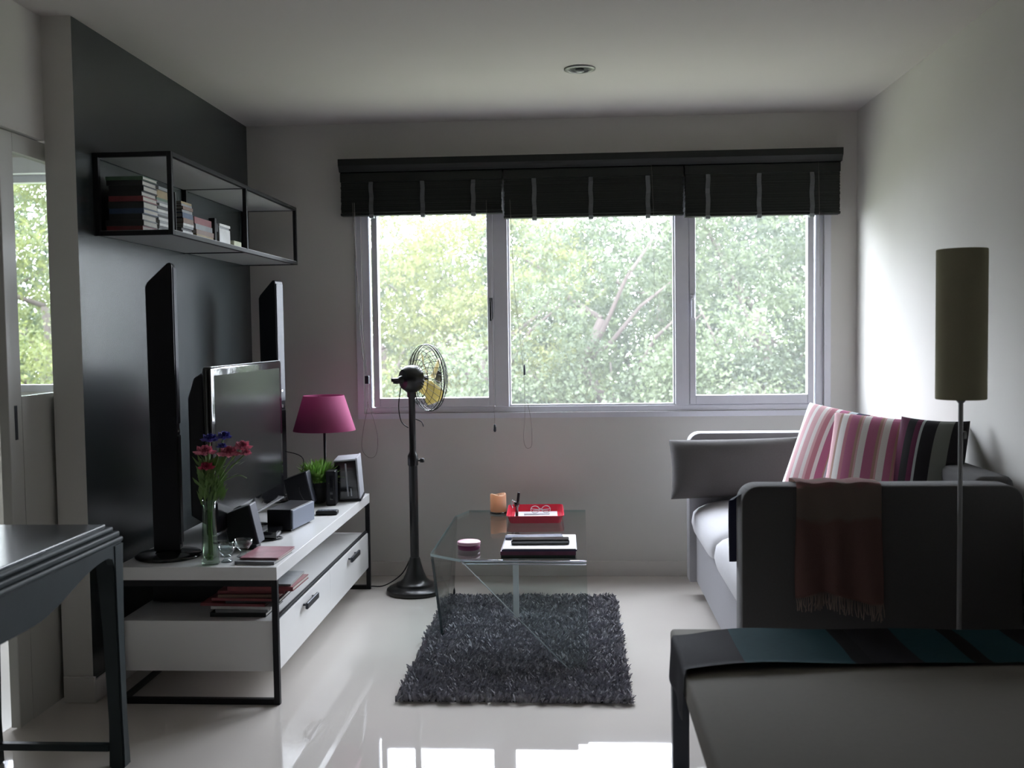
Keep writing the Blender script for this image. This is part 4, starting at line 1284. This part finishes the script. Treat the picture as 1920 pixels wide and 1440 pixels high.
for sy in (AY0 + 0.03, AY1 - 0.09):
    for sx in (0.72, 1.44):
        boxobj('leg', (sx - loc.x, sx + 0.05 - loc.x, sy - loc.y, sy + 0.05 - loc.y, 0, 0.09), 'blackplastic', t)

def cushion(name, w_, d_, h_, m, parent=None, p=2.6, q=0.42, n=18, crown=0.15, mats=None):
    """box-ish pillow: w_ along x, d_ along y, thickness h_ along z, centred"""
    bm = BM()
    top_, bot = [], []
    for i in range(n + 1):
        rt, rb_ = [], []
        for j in range(n + 1):
            u = -1 + 2 * i / n; v_ = -1 + 2 * j / n
            u2 = math.sin(u * PI / 2); v2 = math.sin(v_ * PI / 2)
            e = max(0.0, (1 - abs(u2) ** p) * (1 - abs(v2) ** p)) ** q
            # corners pinch a little outwards, sides pull in
            k = 1 - 0.035 * (1 - abs(v2) ** 2) * (1 if q > 0.35 else 0.3)
            k2 = 1 - 0.035 * (1 - abs(u2) ** 2) * (1 if q > 0.35 else 0.3)
            x, y = u2 * w_ / 2 * k, v2 * d_ / 2 * k2
            z = h_ / 2 * e
            edge = i in (0, n) or j in (0, n)
            a = bm.verts.new((x, y, z))
            rt.append(a)
            rb_.append(a if edge else bm.verts.new((x, y, -z)))
        top_.append(rt); bot.append(rb_)
    for i in range(n):
        for j in range(n):
            bm.faces.new((top_[i][j], top_[i + 1][j], top_[i + 1][j + 1], top_[i][j + 1]))
            bm.faces.new((bot[i][j], bot[i][j + 1], bot[i + 1][j + 1], bot[i + 1][j]))
    for f in bm.faces: f.smooth = True
    return bm
ymid = 4.405
for a, b in ((AY0 + 0.12, ymid - 0.003), (ymid + 0.003, AY1 - 0.12)):
    # seat cushion: puffy slab that rolls over the front edge
    bm = BM()
    n, k = 30, 22
    prof = []
    for i in range(k):
        ang_ = 2 * PI * i / k
        cx_, sx2 = math.cos(ang_), math.sin(ang_)
        X = 0.985 + 0.405 * math.copysign(abs(cx_) ** 0.55, cx_)
        Z = 0.435 + 0.092 * math.copysign(abs(sx2) ** 0.55, sx2)
        if X < 0.75:
            Z -= 0.022 * ((0.75 - X) / 0.17) ** 1.5 * (1 if Z > 0.43 else 0.6)
        prof.append((X, Z))
    rings = []
    for j in range(n + 1):
        v_ = -1 + 2 * j / n
        sc = (1 - abs(v_) ** 7) ** 0.45 if abs(v_) < 1 else 0.2
        sc = max(sc, 0.2)
        y = (a + b) / 2 + (b - a) / 2 * v_
        puff = 0.014 * math.cos(v_ * PI / 2)
        ring_ = []
        for X, Z in prof:
            zz_ = 0.435 + (Z - 0.435) * (0.62 + 0.38 * sc) + (puff if Z > 0.435 else 0)
            xx_ = 0.985 + (X - 0.985) * (0.90 + 0.10 * sc)
            ring_.append(bm.verts.new((xx_ - loc.x, y - loc.y, zz_)))
        rings.append(ring_)
    for p_, q_ in zip(rings, rings[1:]):
        for i in range(k):
            bm.faces.new((p_[i], p_[(i + 1) % k], q_[(i + 1) % k], q_[i]))
    bm.faces.new(rings[0]); bm.faces.new(list(reversed(rings[-1])))
    o = obj('seat_cushion', bm, 'seat', t, smooth='angle')

# bolster leaning on the far arm
bm = cushion('x', 0.66, 0.30, 0.21, 'seat', q=0.36, p=4.0)
o = obj('bolster_cushion', bm, mat('bolster_fabric', (0.115, 0.108, 0.108), 0.9, var=0.1, scale=160, bump=0.35, bscale=700, spec=0.15))
o.location = (0.800, 5.135, 0.690); o.rotation_euler = (math.radians(80), math.radians(-1.0), 0)
tag(o, 'long plain grey cushion leaning on the far sofa arm', 'cushion')

wht, pnk, lpk, mag, gold, navy_, blk, gry, plm = (0.84, 0.80, 0.79), (0.55, 0.24, 0.29), (0.70, 0.44, 0.47), (0.50, 0.17, 0.29), (0.46, 0.29, 0.24), (0.03, 0.03, 0.07), (0.015, 0.013, 0.015), (0.34, 0.37, 0.36), (0.09, 0.015, 0.045)
def stops(seq):
    tot = sum(w_ for w_, _ in seq); x = 0; out = []
    for w_, c in seq:
        out.append((x / tot, c)); x += w_
    return out
pbl = (0.60, 0.67, 0.72)
ST1 = stops([(2, wht), (1.2, lpk), (0.9, wht), (1.6, lpk), (1.0, wht), (0.7, lpk), (1.4, pnk), (1.0, wht), (1.9, mag), (0.4, gold), (1.8, pbl), (2.0, navy_), (1.0, plm), (1.6, lpk), (0.8, wht), (2, mag), (2, pnk)])
ST2 = stops([(1.2, lpk), (0.4, gold), (1.0, wht), (0.5, pnk), (1.3, mag), (0.4, gold), (0.3, lpk), (1.0, wht), (1.5, mag), (0.4, gold), (0.3, lpk), (1.0, wht), (1.0, mag), (0.3, gold), (0.5, pnk), (0.3, gry), (0.7, mag), (1.4, (0.5, 0.52, 0.48)), (2.4, plm), (3.2, blk)])
ST3 = stops([(2, plm), (1.5, blk), (1.0, plm), (0.5, gry), (2.4, blk), (2.6, (0.16, 0.17, 0.15)), (2.2, blk)])
def scatter_cushion(loc_, rot, w_, h_, th, stp, label):
    bm = cushion('x', w_, h_, th, None, q=0.45, p=2.4)
    o = obj('striped_cushion', bm, ramp_stripes('stripes_' + label[:6], 'X', stp))
    o.location = loc_
    # local x = across, local y = up, local z = face normal
    o.rotation_euler = rot
    tag(o, label, 'cushion', 'striped cushions on the sofa')
    return o
def face_rot(nrm, up_hint=(0, 0, 1), roll=0.0):
    n = Vector(nrm).normalized(); u = Vector(up_hint); x = u.cross(n).normalized(); y = n.cross(x)
    m_ = Matrix((x, y, n)).transposed() @ Matrix.Rotation(roll, 3, 'Z')
    return m_.to_euler()
scatter_cushion((1.165, 4.62, 0.775), face_rot((-0.50, -0.78, 0.42), roll=-0.17), 0.42, 0.52, 0.23, ST1, 'pale pink striped cushion nearest the window')
scatter_cushion((1.262, 4.16, 0.770), face_rot((-0.40, -0.82, 0.40), roll=-0.07), 0.51, 0.53, 0.22, ST2, 'magenta and white striped cushion in the middle of the sofa')
scatter_cushion((1.355, 3.99, 0.775), face_rot((-0.62, -0.70, 0.25), roll=-0.02), 0.27, 0.52, 0.14, ST3, 'dark plum and black striped cushion beside the lamp pole')

# throw over the near arm
def cloth_grid(nx, ny, f):
    bm = BM()
    G = [[bm.verts.new(f(i / nx, j / ny)) for j in range(ny + 1)] for i in range(nx + 1)]
    for i in range(nx):
        for j in range(ny):
            bm.faces.new((G[i][j], G[i + 1][j], G[i + 1][j + 1], G[i][j + 1])).smooth = True
    return bm, G
def throw_f(u, v):
    x = 0.748 + 0.285 * u
    # path over the arm: inner drop, over the top, outer drop
    Lin, Ltop, Lout = 0.20, 0.13, 0.385 - 0.02 * math.sin(u * 5)
    s = v * (Lin + Ltop + Lout)
    off = 0.006
    if s < Lin:
        y, z = AY0 + 0.115 + off, AH - (Lin - s); nrm = 1
    elif s < Lin + Ltop:
        q_ = (s - Lin) / Ltop
        y, z = AY0 + 0.115 + off - q_ * (0.115 + 2 * off), AH + off + 0.004 * math.sin(PI * q_)
    else:
        y, z = AY0 - off, AH - (s - Lin - Ltop)
    drop = max(0, (s - Lin - Ltop)) / Lout
    wv = 0.5 + 0.5 * math.sin(u * 17 + 0.8 * math.sin(v * 4))
    y -= (0.004 + 0.018 * drop) * wv
    x += 0.008 * math.sin(v * 6 + u * 9) * drop + 0.018 * drop * (0.5 - u) * -0.2
    if s >= Lin and s < Lin + Ltop: z += 0.007 * wv
    return (x, y, z)
t = thing('throw_blanket', 'fringed brown and maroon throw hanging over the near sofa arm', 'blanket', (0.89, AY0, AH))
loc = t.location.copy()
bm, G = cloth_grid(60, 60, lambda u, v: Vector(throw_f(u, v)) - loc)
bmesh.ops.solidify(bm, geom=bm.faces[:], thickness=0.003)
tm = mat('throw_cloth', (0.15, 0.10, 0.08), 0.95, var=0.25, scale=60, bump=0.5, bscale=400, spec=0.1, sheen=0.1)
nt = tm.node_tree; pb = nt.nodes['Principled BSDF']
tc = nd(nt, 'ShaderNodeTexCoord'); sp_ = nd(nt, 'ShaderNodeSeparateXYZ'); nt.links.new(tc.outputs['Generated'], sp_.inputs[0])
wv = nd(nt, 'ShaderNodeTexNoise'); wv.inputs['Scale'].default_value = 3.0; nt.links.new(tc.outputs['Generated'], wv.inputs['Vector'])
ad = nd(nt, 'ShaderNodeMath', operation='MULTIPLY_ADD'); ad.inputs[1].default_value = 0.25; nt.links.new(wv.outputs['Fac'], ad.inputs[0]); nt.links.new(sp_.outputs[2], ad.inputs[2])
cr = nd(nt, 'ShaderNodeValToRGB'); e = cr.color_ramp.elements
e[0].position = 0.0; e[0].color = (0.30, 0.17, 0.155, 1)
e[1].position = 1.0; e[1].color = (0.34, 0.19, 0.19, 1)
sc_ = nd(nt, 'ShaderNodeMath', operation='MULTIPLY'); sc_.inputs[1].default_value = 0.8; nt.links.new(ad.outputs[0], sc_.inputs[0]); ad = sc_
for p_, c_ in ((0.62, (0.30, 0.175, 0.16)), (0.66, (0.34, 0.27, 0.23)), (0.86, (0.36, 0.28, 0.25)), (0.885, (0.44, 0.25, 0.25))):
    x = e.new(min(p_, 1.0)); x.color = c_ + (1,)
nt.links.new(ad.outputs[0], cr.inputs[0]); nt.links.new(cr.outputs[0], pb.inputs['Base Color'])
obj('cloth', bm, tm, t)
bm = BM()
rf = random.Random(8)
for i in range(58):
    u = (i + 0.5) / 58
    p0 = Vector(throw_f(u, 1.0)) - loc
    L_ = rf.uniform(0.035, 0.060)
    tube(bm, [p0 + V(0, 0, 0.004), p0 + V(rf.uniform(-.004, .004), rf.uniform(-.004, .002), -L_ * 0.5), p0 + V(rf.uniform(-.008, .008), rf.uniform(-.006, .003), -L_)], 0.0016, n=4)
o = obj('fringe', bm, mat('throw_fringe', (0.30, 0.23, 0.20), 0.95), t); o['kind'] = 'stuff'
# dark cloth tucked inside the near arm, showing at its front edge
bm, G = cloth_grid(16, 24, lambda u, v: (0.549 + 0.17 * u, AY0 + 0.128 + 0.010 * math.sin(u * 9 + v * 4) + (0.10 * (0.08 - v) / 0.08 * -1 if v < 0.08 else 0), 0.560 + (0.235 + 0.03 * math.sin(u * 4)) * (1 - v)))
bmesh.ops.solidify(bm, geom=bm.faces[:], thickness=0.005)
o = obj('dark_cloth', bm, mat('navy_cloth', (0.030, 0.030, 0.05), 0.9)); tag(o, 'navy cloth hanging inside the near sofa arm at its front edge', 'cloth')

# ------------------------------------------------------------------ floor lamp
t = thing('floor_lamp', 'slim floor lamp with a tall cream cylinder shade before the sofa', 'floor lamp', (1.236, 3.31, 0))
bm = BM(); lathe(bm, [(0.105, 0), (0.107, 0.008), (0.10, 0.016), (0.012, 0.022), (0, 0.022)], n=40); obj('base', bm, 'lampsteel', t, smooth='angle')
bm = BM(); lathe(bm, [(0.0075, 0.02), (0.0075, 1.135), (0.014, 1.142), (0.014, 1.150), (0.004, 1.155), (0, 1.155)], n=16); obj('pole', bm, 'lampsteel', t, smooth='angle')
bm = BM(); lathe(bm, [(0.0755, 1.148), (0.0775, 1.150), (0.0775, 1.624), (0.0755, 1.626), (0.0740, 1.624), (0.0740, 1.150), (0.0755, 1.148)], n=56, cap=False)
obj('lamp_shade', bm, 'lampcream', t, smooth='angle')
bm = BM()
for z in (1.158, 1.60):
    for k in range(3):
        a = k * 2 * PI / 3 + 0.4
        tube(bm, [(0, 0, z), (0.074 * math.cos(a), 0.074 * math.sin(a), z)], 0.0016, n=5)
tube(bm, [(0, 0, 1.15), (0, 0, 1.60)], 0.003, n=8); lathe(bm, [(0, 1.22), (0.02, 1.24), (0.03, 1.28), (0.018, 1.32), (0, 1.33)], n=16)
obj('bulb_holder', bm, mat('frosted_bulb', (0.6, 0.6, 0.58), 0.4), t)
bm = BM(); box(bm, 0.006, 0.018, -0.006, 0.006, 1.02, 1.045, bev=0.003); obj('switch', bm, 'lampsteel', t)

# ------------------------------------------------------------------ padded bench with runner, front right
BXa, BXb, BYa, BYb, BZ = 0.292, 1.46, 1.85, 3.14, 0.450
t = thing('padded_bench', 'low beige padded bench on dark legs in the front right corner', 'bench', ((BXa + BXb) / 2, (BYa + BYb) / 2, 0))
loc = t.location.copy()
bm = BM(); box(bm, BXa - loc.x, BXb - loc.x, BYa - loc.y, BYb - loc.y, BZ - 0.082, BZ, bev=0.012, seg=3); obj('pad', bm, 'beige', t, smooth='angle')
bm = BM(); box(bm, BXa + 0.02 - loc.x, BXb - 0.02 - loc.x, BYa + 0.02 - loc.y, BYb - 0.02 - loc.y, BZ - 0.125, BZ - 0.082, bev=0.003); obj('seat_frame', bm, 'bluewood', t)
for sx in (BXa + 0.001, BXb - 0.054):
    for sy in (BYa + 0.003, BYb - 0.055):
        bm = BM(); box(bm, sx - loc.x, sx + 0.052 - loc.x, sy - loc.y, sy + 0.052 - loc.y, 0, BZ - 0.083, bev=0.005); obj('leg', bm, 'bluewood', t)
# runner lying across the far side and hanging down at the left end
t = thing('table_runner', 'dark patterned runner with teal blocks laid across the beige bench', 'runner', (BXa, 2.9, BZ))
loc = t.location.copy()
def runner_f(u, v):
    # u along x: hang on the left, then across; v across y near(0) to far(1)
    Lh, Lt = 0.125, BXb - BXa + 0.01
    s = u * (Lh + Lt)
    ynear = 2.735 + 0.07 * max(0, (s - Lh)) / Lt - 0.05 * math.exp(-max(0, s - Lh) * 9) * 1.0
    yfar = BYb - 0.022 - (0.07 * math.exp(-((s - Lh) / 0.13) ** 2) if s > Lh else 0.07)
    y = ynear + (yfar - ynear) * v
    if s < Lh:
        x = BXa - 0.006 - 0.010 * (1 - s / Lh) * (0.6 + 0.4 * math.sin(v * 9)); z = BZ + 0.003 - (Lh - s)
    else:
        q_ = s - Lh
        x = BXa - 0.006 + q_
        z = BZ + 0.0045 + 0.004 * math.sin(q_ * 7 + v * 3) ** 2 + 0.014 * max(0, (0.14 - v)) / 0.14 * (0.6 + 0.4 * math.sin(q_ * 5 + 1))
    return Vector((x, y, z)) - loc
bm, G = cloth_grid(90, 26, runner_f)
bmesh.ops.solidify(bm, geom=bm.faces[:], thickness=0.004)
rmx = mat('runner_cloth', (0.02, 0.02, 0.024), 0.8, var=0.2, scale=60, bump=0.3, bscale=300, spec=0.2)
nt = rmx.node_tree; pb = nt.nodes['Principled BSDF']
tc = nd(nt, 'ShaderNodeTexCoord')
sx = nd(nt, 'ShaderNodeSeparateXYZ'); nt.links.new(tc.outputs['Object'], sx.inputs[0])
br = nd(nt, 'ShaderNodeValToRGB'); br.color_ramp.interpolation = 'CONSTANT'
dk, tl, bk = (0.020, 0.018, 0.024, 1), (0.022, 0.075, 0.092, 1), (0.007, 0.007, 0.009, 1)
e = br.color_ramp.elements; e[0].position = 0; e[0].color = dk; e[1].position = 0.17; e[1].color = tl
for p_, c_ in ((0.47, bk), (0.52, dk), (0.66, tl), (0.80, bk), (0.85, tl), (0.99, dk)):
    x = e.new(p_); x.color = c_
nt.links.new(sx.outputs[0], br.inputs[0])
st = nd(nt, 'ShaderNodeTexNoise'); mp2 = nd(nt, 'ShaderNodeMapping'); mp2.inputs['Scale'].default_value = (6, 90, 1)
nt.links.new(tc.outputs['Object'], mp2.inputs[0]); nt.links.new(mp2.outputs[0], st.inputs['Vector'])
mm = nd(nt, 'ShaderNodeMix', data_type='RGBA'); mm.blend_type = 'MULTIPLY'; mm.inputs[0].default_value = 0.7
nt.links.new(br.outputs['Color'], mm.inputs[6])
mr = nd(nt, 'ShaderNodeMapRange'); mr.inputs[3].default_value = 0.5; mr.inputs[4].default_value = 1.6; nt.links.new(st.outputs['Fac'], mr.inputs[0]); nt.links.new(mr.outputs[0], mm.inputs[7])
nt.links.new(mm.outputs[2], pb.inputs['Base Color'])
obj('cloth', bm, rmx, t)

# ------------------------------------------------------------------ dark console table, front left
CX0, CX1, CY0, CY1, CZ = -1.925, -1.452, 1.75, 3.135, 0.790
t = thing('console_table', 'dark lacquered console table with curved apron in the front left corner', 'table', ((CX0 + CX1) / 2, (CY0 + CY1) / 2, 0))
loc = t.location.copy()
def cb(bm, x0, x1, y0, y1, z0, z1, **k):
    box(bm, x0 - loc.x, x1 - loc.x, y0 - loc.y, y1 - loc.y, z0, z1, **k)
bm = BM(); cb(bm, CX0 + 0.03, CX1 - 0.04, CY0 + 0.04, CY1 - 0.04, CZ - 0.012, CZ, bev=0.003); obj('top_panel', bm, 'darkwood_top', t)
bm = BM()
cb(bm, CX0 + 0.012, CX1 - 0.022, CY0 + 0.02, CY1 - 0.022, CZ - 0.026, CZ - 0.010, bev=0.006, seg=3)
cb(bm, CX0 + 0.004, CX1 - 0.008, CY0 + 0.008, CY1 - 0.008, CZ - 0.044, CZ - 0.026, bev=0.005, seg=3)
cb(bm, CX0, CX1, CY0, CY1, CZ - 0.060, CZ - 0.044, bev=0.006, seg=3)
obj('moulding', bm, 'darkwood', t)
ZA = CZ - 0.060
def apron(u0, u1, fixed, axis, th=0.022):
    """curved apron: corners rounded into the legs, belly dropping in the middle"""
    bm = BM()
    L = u1 - u0
    n = 48
    lower = []
    for i in range(n + 1):
        f_ = i / n; s = f_ * L
        e_ = min(s, L - s)
        if e_ < 0.06:
            d_ = 0.035 + 0.06 * (1 - math.sqrt(max(0, 1 - (1 - e_ / 0.06) ** 2)))
        else:
            k = min(1, (e_ - 0.06) / (L * 0.5 - 0.06))
            d_ = 0.035 + 0.085 * (0.5 - 0.5 * math.cos(PI * min(1, k * 1.25)))
        lower.append((u0 + s, ZA - d_))
    poly = [(u0, ZA), *lower, (u1, ZA)]
    if axis == 'x':
        prism(bm, [(a - loc.y, b) for a, b in poly], 'x', fixed - th - loc.x, fixed - loc.x)
    else:
        prism(bm, [(a - loc.x, b) for a, b in poly], 'y', fixed - th - loc.y, fixed - loc.y)
    return obj('apron', bm, 'darkwood', t)
apron(CY0 + 0.05, CY1 - 0.05, CX1 - 0.004, 'x')
apron(CY0 + 0.05, CY1 - 0.05, CX0 + 0.026, 'x')
apron(CX0 + 0.05, CX1 - 0.05, CY1 - 0.004, 'y')
apron(CX0 + 0.05, CX1 - 0.05, CY0 + 0.026, 'y')
for sx, xx in ((1, CX1), (-1, CX0)):
    for sy, yy in ((1, CY1), (-1, CY0)):
        bm = BM()
        levels = [(ZA + 0.001, 0.0, 0.068), (ZA - 0.05, 0.001, 0.066), (0.45, 0.004, 0.052), (0.15, 0.003, 0.046), (0.05, 0.0, 0.050), (0.0, -0.001, 0.052)]
        rings = []
        for z, off, w_ in levels:
            xo = xx - sx * off; yo = yy - sy * off
            c4 = [(xo, yo), (xo - sx * w_, yo), (xo - sx * w_, yo - sy * w_), (xo, yo - sy * w_)]
            rings.append([bm.verts.new((a - loc.x, b - loc.y, z)) for a, b in c4])
        for a, b in zip(rings, rings[1:]):
            for i in range(4): bm.faces.new((a[i], a[(i + 1) % 4], b[(i + 1) % 4], b[i]))
        bm.faces.new(rings[0]); bm.faces.new(rings[-1])
        bmesh.ops.recalc_face_normals(bm, faces=bm.faces[:])
        bmesh.ops.bevel(bm, geom=[e_ for e_ in bm.edges], offset=0.006, segments=2, affect='EDGES', clamp_overlap=True)
        obj('leg', bm, 'darkwood', t)
for yy in (CY1 - 0.048, CY0 + 0.018):
    bm = BM(); cb(bm, CX0 + 0.05, CX1 - 0.05, yy, yy + 0.028, 0.055, 0.078, bev=0.004); obj('stretcher', bm, 'darkwood', t)

# furniture was laid out on a survey grid; fit it to the measured room length
KX, KY, KZ = 0.9925, 0.9695, 0.994
for o in [o for o in bpy.data.objects if o.parent is None and 'category' in o and o.name not in settled and o.type in ('MESH', 'EMPTY')]:
    if o['category'] in ('blind', 'valance', 'ceiling light', 'shelf'):
        continue
    x, y, z = o.location
    o.location = (KX * x + 0.00235 * y, KY * y + 0.0892, KZ * z)
    o.scale = (KX, KY, KZ) if abs(o.rotation_euler.z) < 0.02 and abs(o.rotation_euler.x) < 0.02 else (0.985, 0.985, 0.994)

# ------------------------------------------------------------------ outside
bm = BM(); box(bm, -45, 40, D + 0.6, 70, -3.2, -3.0)
struct('ground', bm, 'grass', label='green garden ground below the window')

def tree(x, y, h, rad, m, label, n=9000, zlow=-2.6, trunk=True, leaf=0.075, seed=0, squash=1.0, lean=0.0):
    R = np.random.default_rng(seed + 100)
    t = thing('tree', label, 'tree', (x, y, -3.0), 0, 'trees beyond the window')
    # crown: leaves in sprays around cluster centres
    nc = 110
    th = R.uniform(0, 2 * PI, nc); rr_ = rad * np.sqrt(R.uniform(0.05, 1, nc))
    zc = R.uniform(0, 1, nc)
    taper = np.where(zc > 0.55, np.sqrt(np.clip(1 - ((zc - 0.55) / 0.5) ** 2, 0.05, 1)), 1.0)
    cx = rr_ * np.cos(th) * taper; cy = rr_ * np.sin(th) * taper * squash
    z0 = zlow + 3.0
    cz = z0 + zc * (h - z0)
    ns = n // 8
    ci = R.integers(0, nc, ns)
    sp = R.normal(0, 1, (ns, 3)) * np.array([0.30, 0.30, 0.19]) * (rad / 2.2)
    s0 = np.stack([cx[ci], cy[ci], cz[ci]], 1) + sp
    az = R.uniform(0, 2 * PI, ns); el = R.normal(-0.2, 0.5, ns)
    sd = np.stack([np.cos(az) * np.cos(el), np.sin(az) * np.cos(el), np.sin(el)], 1)
    k = np.arange(8)
    cen = s0[:, None, :] + sd[:, None, :] * ((k // 2) * leaf * 0.75)[None, :, None]
    side = np.cross(sd, R.normal(0, 1, (ns, 3))); side /= np.linalg.norm(side, axis=1, keepdims=True)
    sgn = np.where(k % 2 == 0, 1, -1)[None, :, None]
    ld = side[:, None, :] * sgn + sd[:, None, :] * 0.5 + R.normal(0, 0.35, (ns, 8, 3))
    ld /= np.linalg.norm(ld, axis=2, keepdims=True)
    wv_ = np.cross(ld, R.normal(0, 1, (ns, 8, 3))); wv_ /= np.linalg.norm(wv_, axis=2, keepdims=True)
    L_ = leaf * R.uniform(0.7, 1.3, (ns, 8, 1))
    a = cen; b = cen + ld * L_ * 0.5 + wv_ * L_ * 0.24; c = cen + ld * L_; e_ = cen + ld * L_ * 0.5 - wv_ * L_ * 0.24
    vv = np.stack([a, b, c, e_], 2).reshape(-1, 3)
    q_ = np.arange(len(vv)).reshape(-1, 4)
    o = quads_mesh('foliage', vv, q_, m, t); o['kind'] = 'stuff'
    bm = BM()
    rt = random.Random(seed)
    zt = h * 0.62
    tr = [V(lean * math.sin(i * 0.9) * 0.3 + rt.uniform(-.05, .05) * i, rt.uniform(-.05, .05) * i, zt * i / 6) for i in range(7)]
    if trunk:
        tube(bm, tr, [0.17 - 0.017 * i for i in range(7)], n=10)
        for k in range(7):
            p0 = tr[3 + k % 4]
            a = rt.uniform(0, 2 * PI)
            p1 = p0 + V(math.cos(a) * rad * 0.5, math.sin(a) * rad * 0.5, rt.uniform(0.5, 1.4))
            p2 = p1 + V(math.cos(a) * rad * 0.3, math.sin(a) * rad * 0.3, rt.uniform(0.3, 0.9))
            tube(bm, [p0, p0.lerp(p1, 0.5) + V(0, 0, -0.1), p1, p2], [0.055, 0.04, 0.028, 0.012], n=6)
    else:
        tube(bm, tr, 0.05, n=6)
    obj('trunk', bm, 'bark', t)
    return t
TREES = [
    # x, y, height above the ground, radius, leaf material, label, leaf count, leaf length
    (-3.7, 19.5, 6.6, 2.5, 'leaf_b', 'pale yellow-green tree behind the left window sash', 46500, 0.068),
    (-1.4, 17.6, 6.6, 2.0, 'leaf_b', 'airy bright tree between the left and middle panes', 40300, 0.064),
    (0.60, 17.0, 7.4, 2.1, 'leaf_a', 'tree with a pale brown trunk in the middle pane', 40300, 0.064),
    (3.1, 17.3, 7.6, 2.0, 'leaf_a', 'fern-leaved tree behind the right window sash', 55800, 0.064),
    (5.4, 18.5, 8.0, 2.6, 'leaf_c', 'dense dark green tree at the right edge of the window', 55800, 0.068),
    (2.0, 22.5, 8.2, 3.0, 'leaf_c', 'shadowy tree standing behind the middle and right panes', 62000, 0.080),
    (-1.8, 24.0, 7.9, 3.4, 'leaf_a', 'distant soft green tree behind the middle pane', 62000, 0.088),
    (-6.8, 22.0, 9.0, 3.0, 'leaf_a', 'hazy green tree just left of the window view', 52700, 0.080),  # height raised to hold sky light off the right wall
    (-9.3, 17.5, 8.0, 2.3, 'leaf_b', 'green tree seen through the sliding door glass', 55800, 0.068),
    (-12.6, 20.0, 10.0, 2.8, 'leaf_a', 'green tree at the far left beyond the bedroom window', 40300, 0.080),  # made taller to screen the right wall from the sky
    (8.8, 21.0, 7.2, 3.0, 'leaf_c', 'dark tree at the far right beyond the window', 40300, 0.080),  # out of view, kept low to let more sky light reach the stand
    (5.2, 27.0, 9.6, 3.6, 'leaf_c', 'tallest dark tree far behind the right sash', 52700, 0.096),
    (-6.0, 31.0, 6.6, 5.0, 'leaf_a', 'wide pale tree far away behind the left sash', 42000, 0.17),
    (0.5, 33.0, 7.4, 5.0, 'leaf_a', 'wide pale tree far away behind the middle pane', 46000, 0.17),
    (7.5, 32.0, 8.2, 5.0, 'leaf_c', 'wide dark tree far away behind the right sash', 46000, 0.17),
    (-15.5, 30.0, 8.6, 5.0, 'leaf_a', 'wide tree far away beyond the bedroom window', 40000, 0.17),
    (-11.0, 26.0, 11.0, 3.8, 'leaf_c', 'dark tree far behind the sliding door glass', 46500, 0.096),  # extra height shades the right wall from sky light
]
for i, (x, y, h, rad, m, lab, n, lf) in enumerate(TREES):
    tree(x, y, h, rad, m, lab, n=n, leaf=lf, seed=i * 7 + 1, lean=1.0 if i == 2 else 0.2)
def shrub(x, y, h, rad, m, label, n, seed):
    R = np.random.default_rng(seed)
    t = thing('shrub', label, 'shrub', (x, y, -3.0), 0, 'bushy undergrowth below the trees')
    ns = n
    nc = 34
    th = R.uniform(0, 2 * PI, nc); u = np.sqrt(R.uniform(0.0, 1, nc)); zc = R.uniform(0.1, 1, nc) ** 0.8
    hz = h * (0.78 + 0.30 * R.uniform(0, 1, nc))
    cc = np.stack([rad * u * np.cos(th), rad * 0.8 * u * np.sin(th), hz * zc], 1)
    c = cc[R.integers(0, nc, ns)] + R.normal(0, 1, (ns, 3)) * np.array([0.30, 0.30, 0.17])
    ld = R.normal(0, 1, (ns, 3)); ld /= np.linalg.norm(ld, axis=1, keepdims=True)
    wv_ = np.cross(ld, R.normal(0, 1, (ns, 3))); wv_ /= np.linalg.norm(wv_, axis=1, keepdims=True)
    L_ = R.uniform(0.045, 0.095, (ns, 1))
    vv = np.stack([c, c + ld * L_ * .5 + wv_ * L_ * .28, c + ld * L_, c + ld * L_ * .5 - wv_ * L_ * .28], 1).reshape(-1, 3)
    o = quads_mesh('foliage', vv, np.arange(len(vv)).reshape(-1, 4), m, t); o['kind'] = 'stuff'
    bm = BM()
    for k in range(4):
        a = k * 1.7
        tube(bm, [(0.1 * math.cos(a), 0.1 * math.sin(a), 0), (rad * 0.4 * math.cos(a), rad * 0.3 * math.sin(a), h * 0.7)], 0.03, n=5)
    obj('stem', bm, 'bark', t)
SH = [(-4.2, 15.6, 4.2, 1.7, 'leaf_b', 'yellow-green shrub at the lower left of the window'), (-1.9, 15.0, 3.9, 1.6, 'leaf_a', 'soft green shrub behind the fan'),
      (0.4, 14.8, 4.0, 1.6, 'leaf_a', 'cool green shrub under the brown trunk'), (2.3, 15.2, 4.2, 1.5, 'leaf_a', 'light green shrub right of the brown trunk'),
      (4.1, 15.0, 4.1, 1.6, 'leaf_c', 'dark shrub at the lower right of the window'), (6.3, 15.8, 4.5, 1.9, 'leaf_c', 'dark shrub beyond the right end of the window'),
      (-6.6, 16.2, 4.3, 1.9, 'leaf_a', 'shrub between the two windows, outside'), (-9.0, 15.2, 4.3, 1.7, 'leaf_b', 'shrub low in the sliding door glass')]
for i, (x, y, h, rad, m, lab) in enumerate(SH):
    shrub(x, y, h, rad, m, lab, 26000, 40 + i)
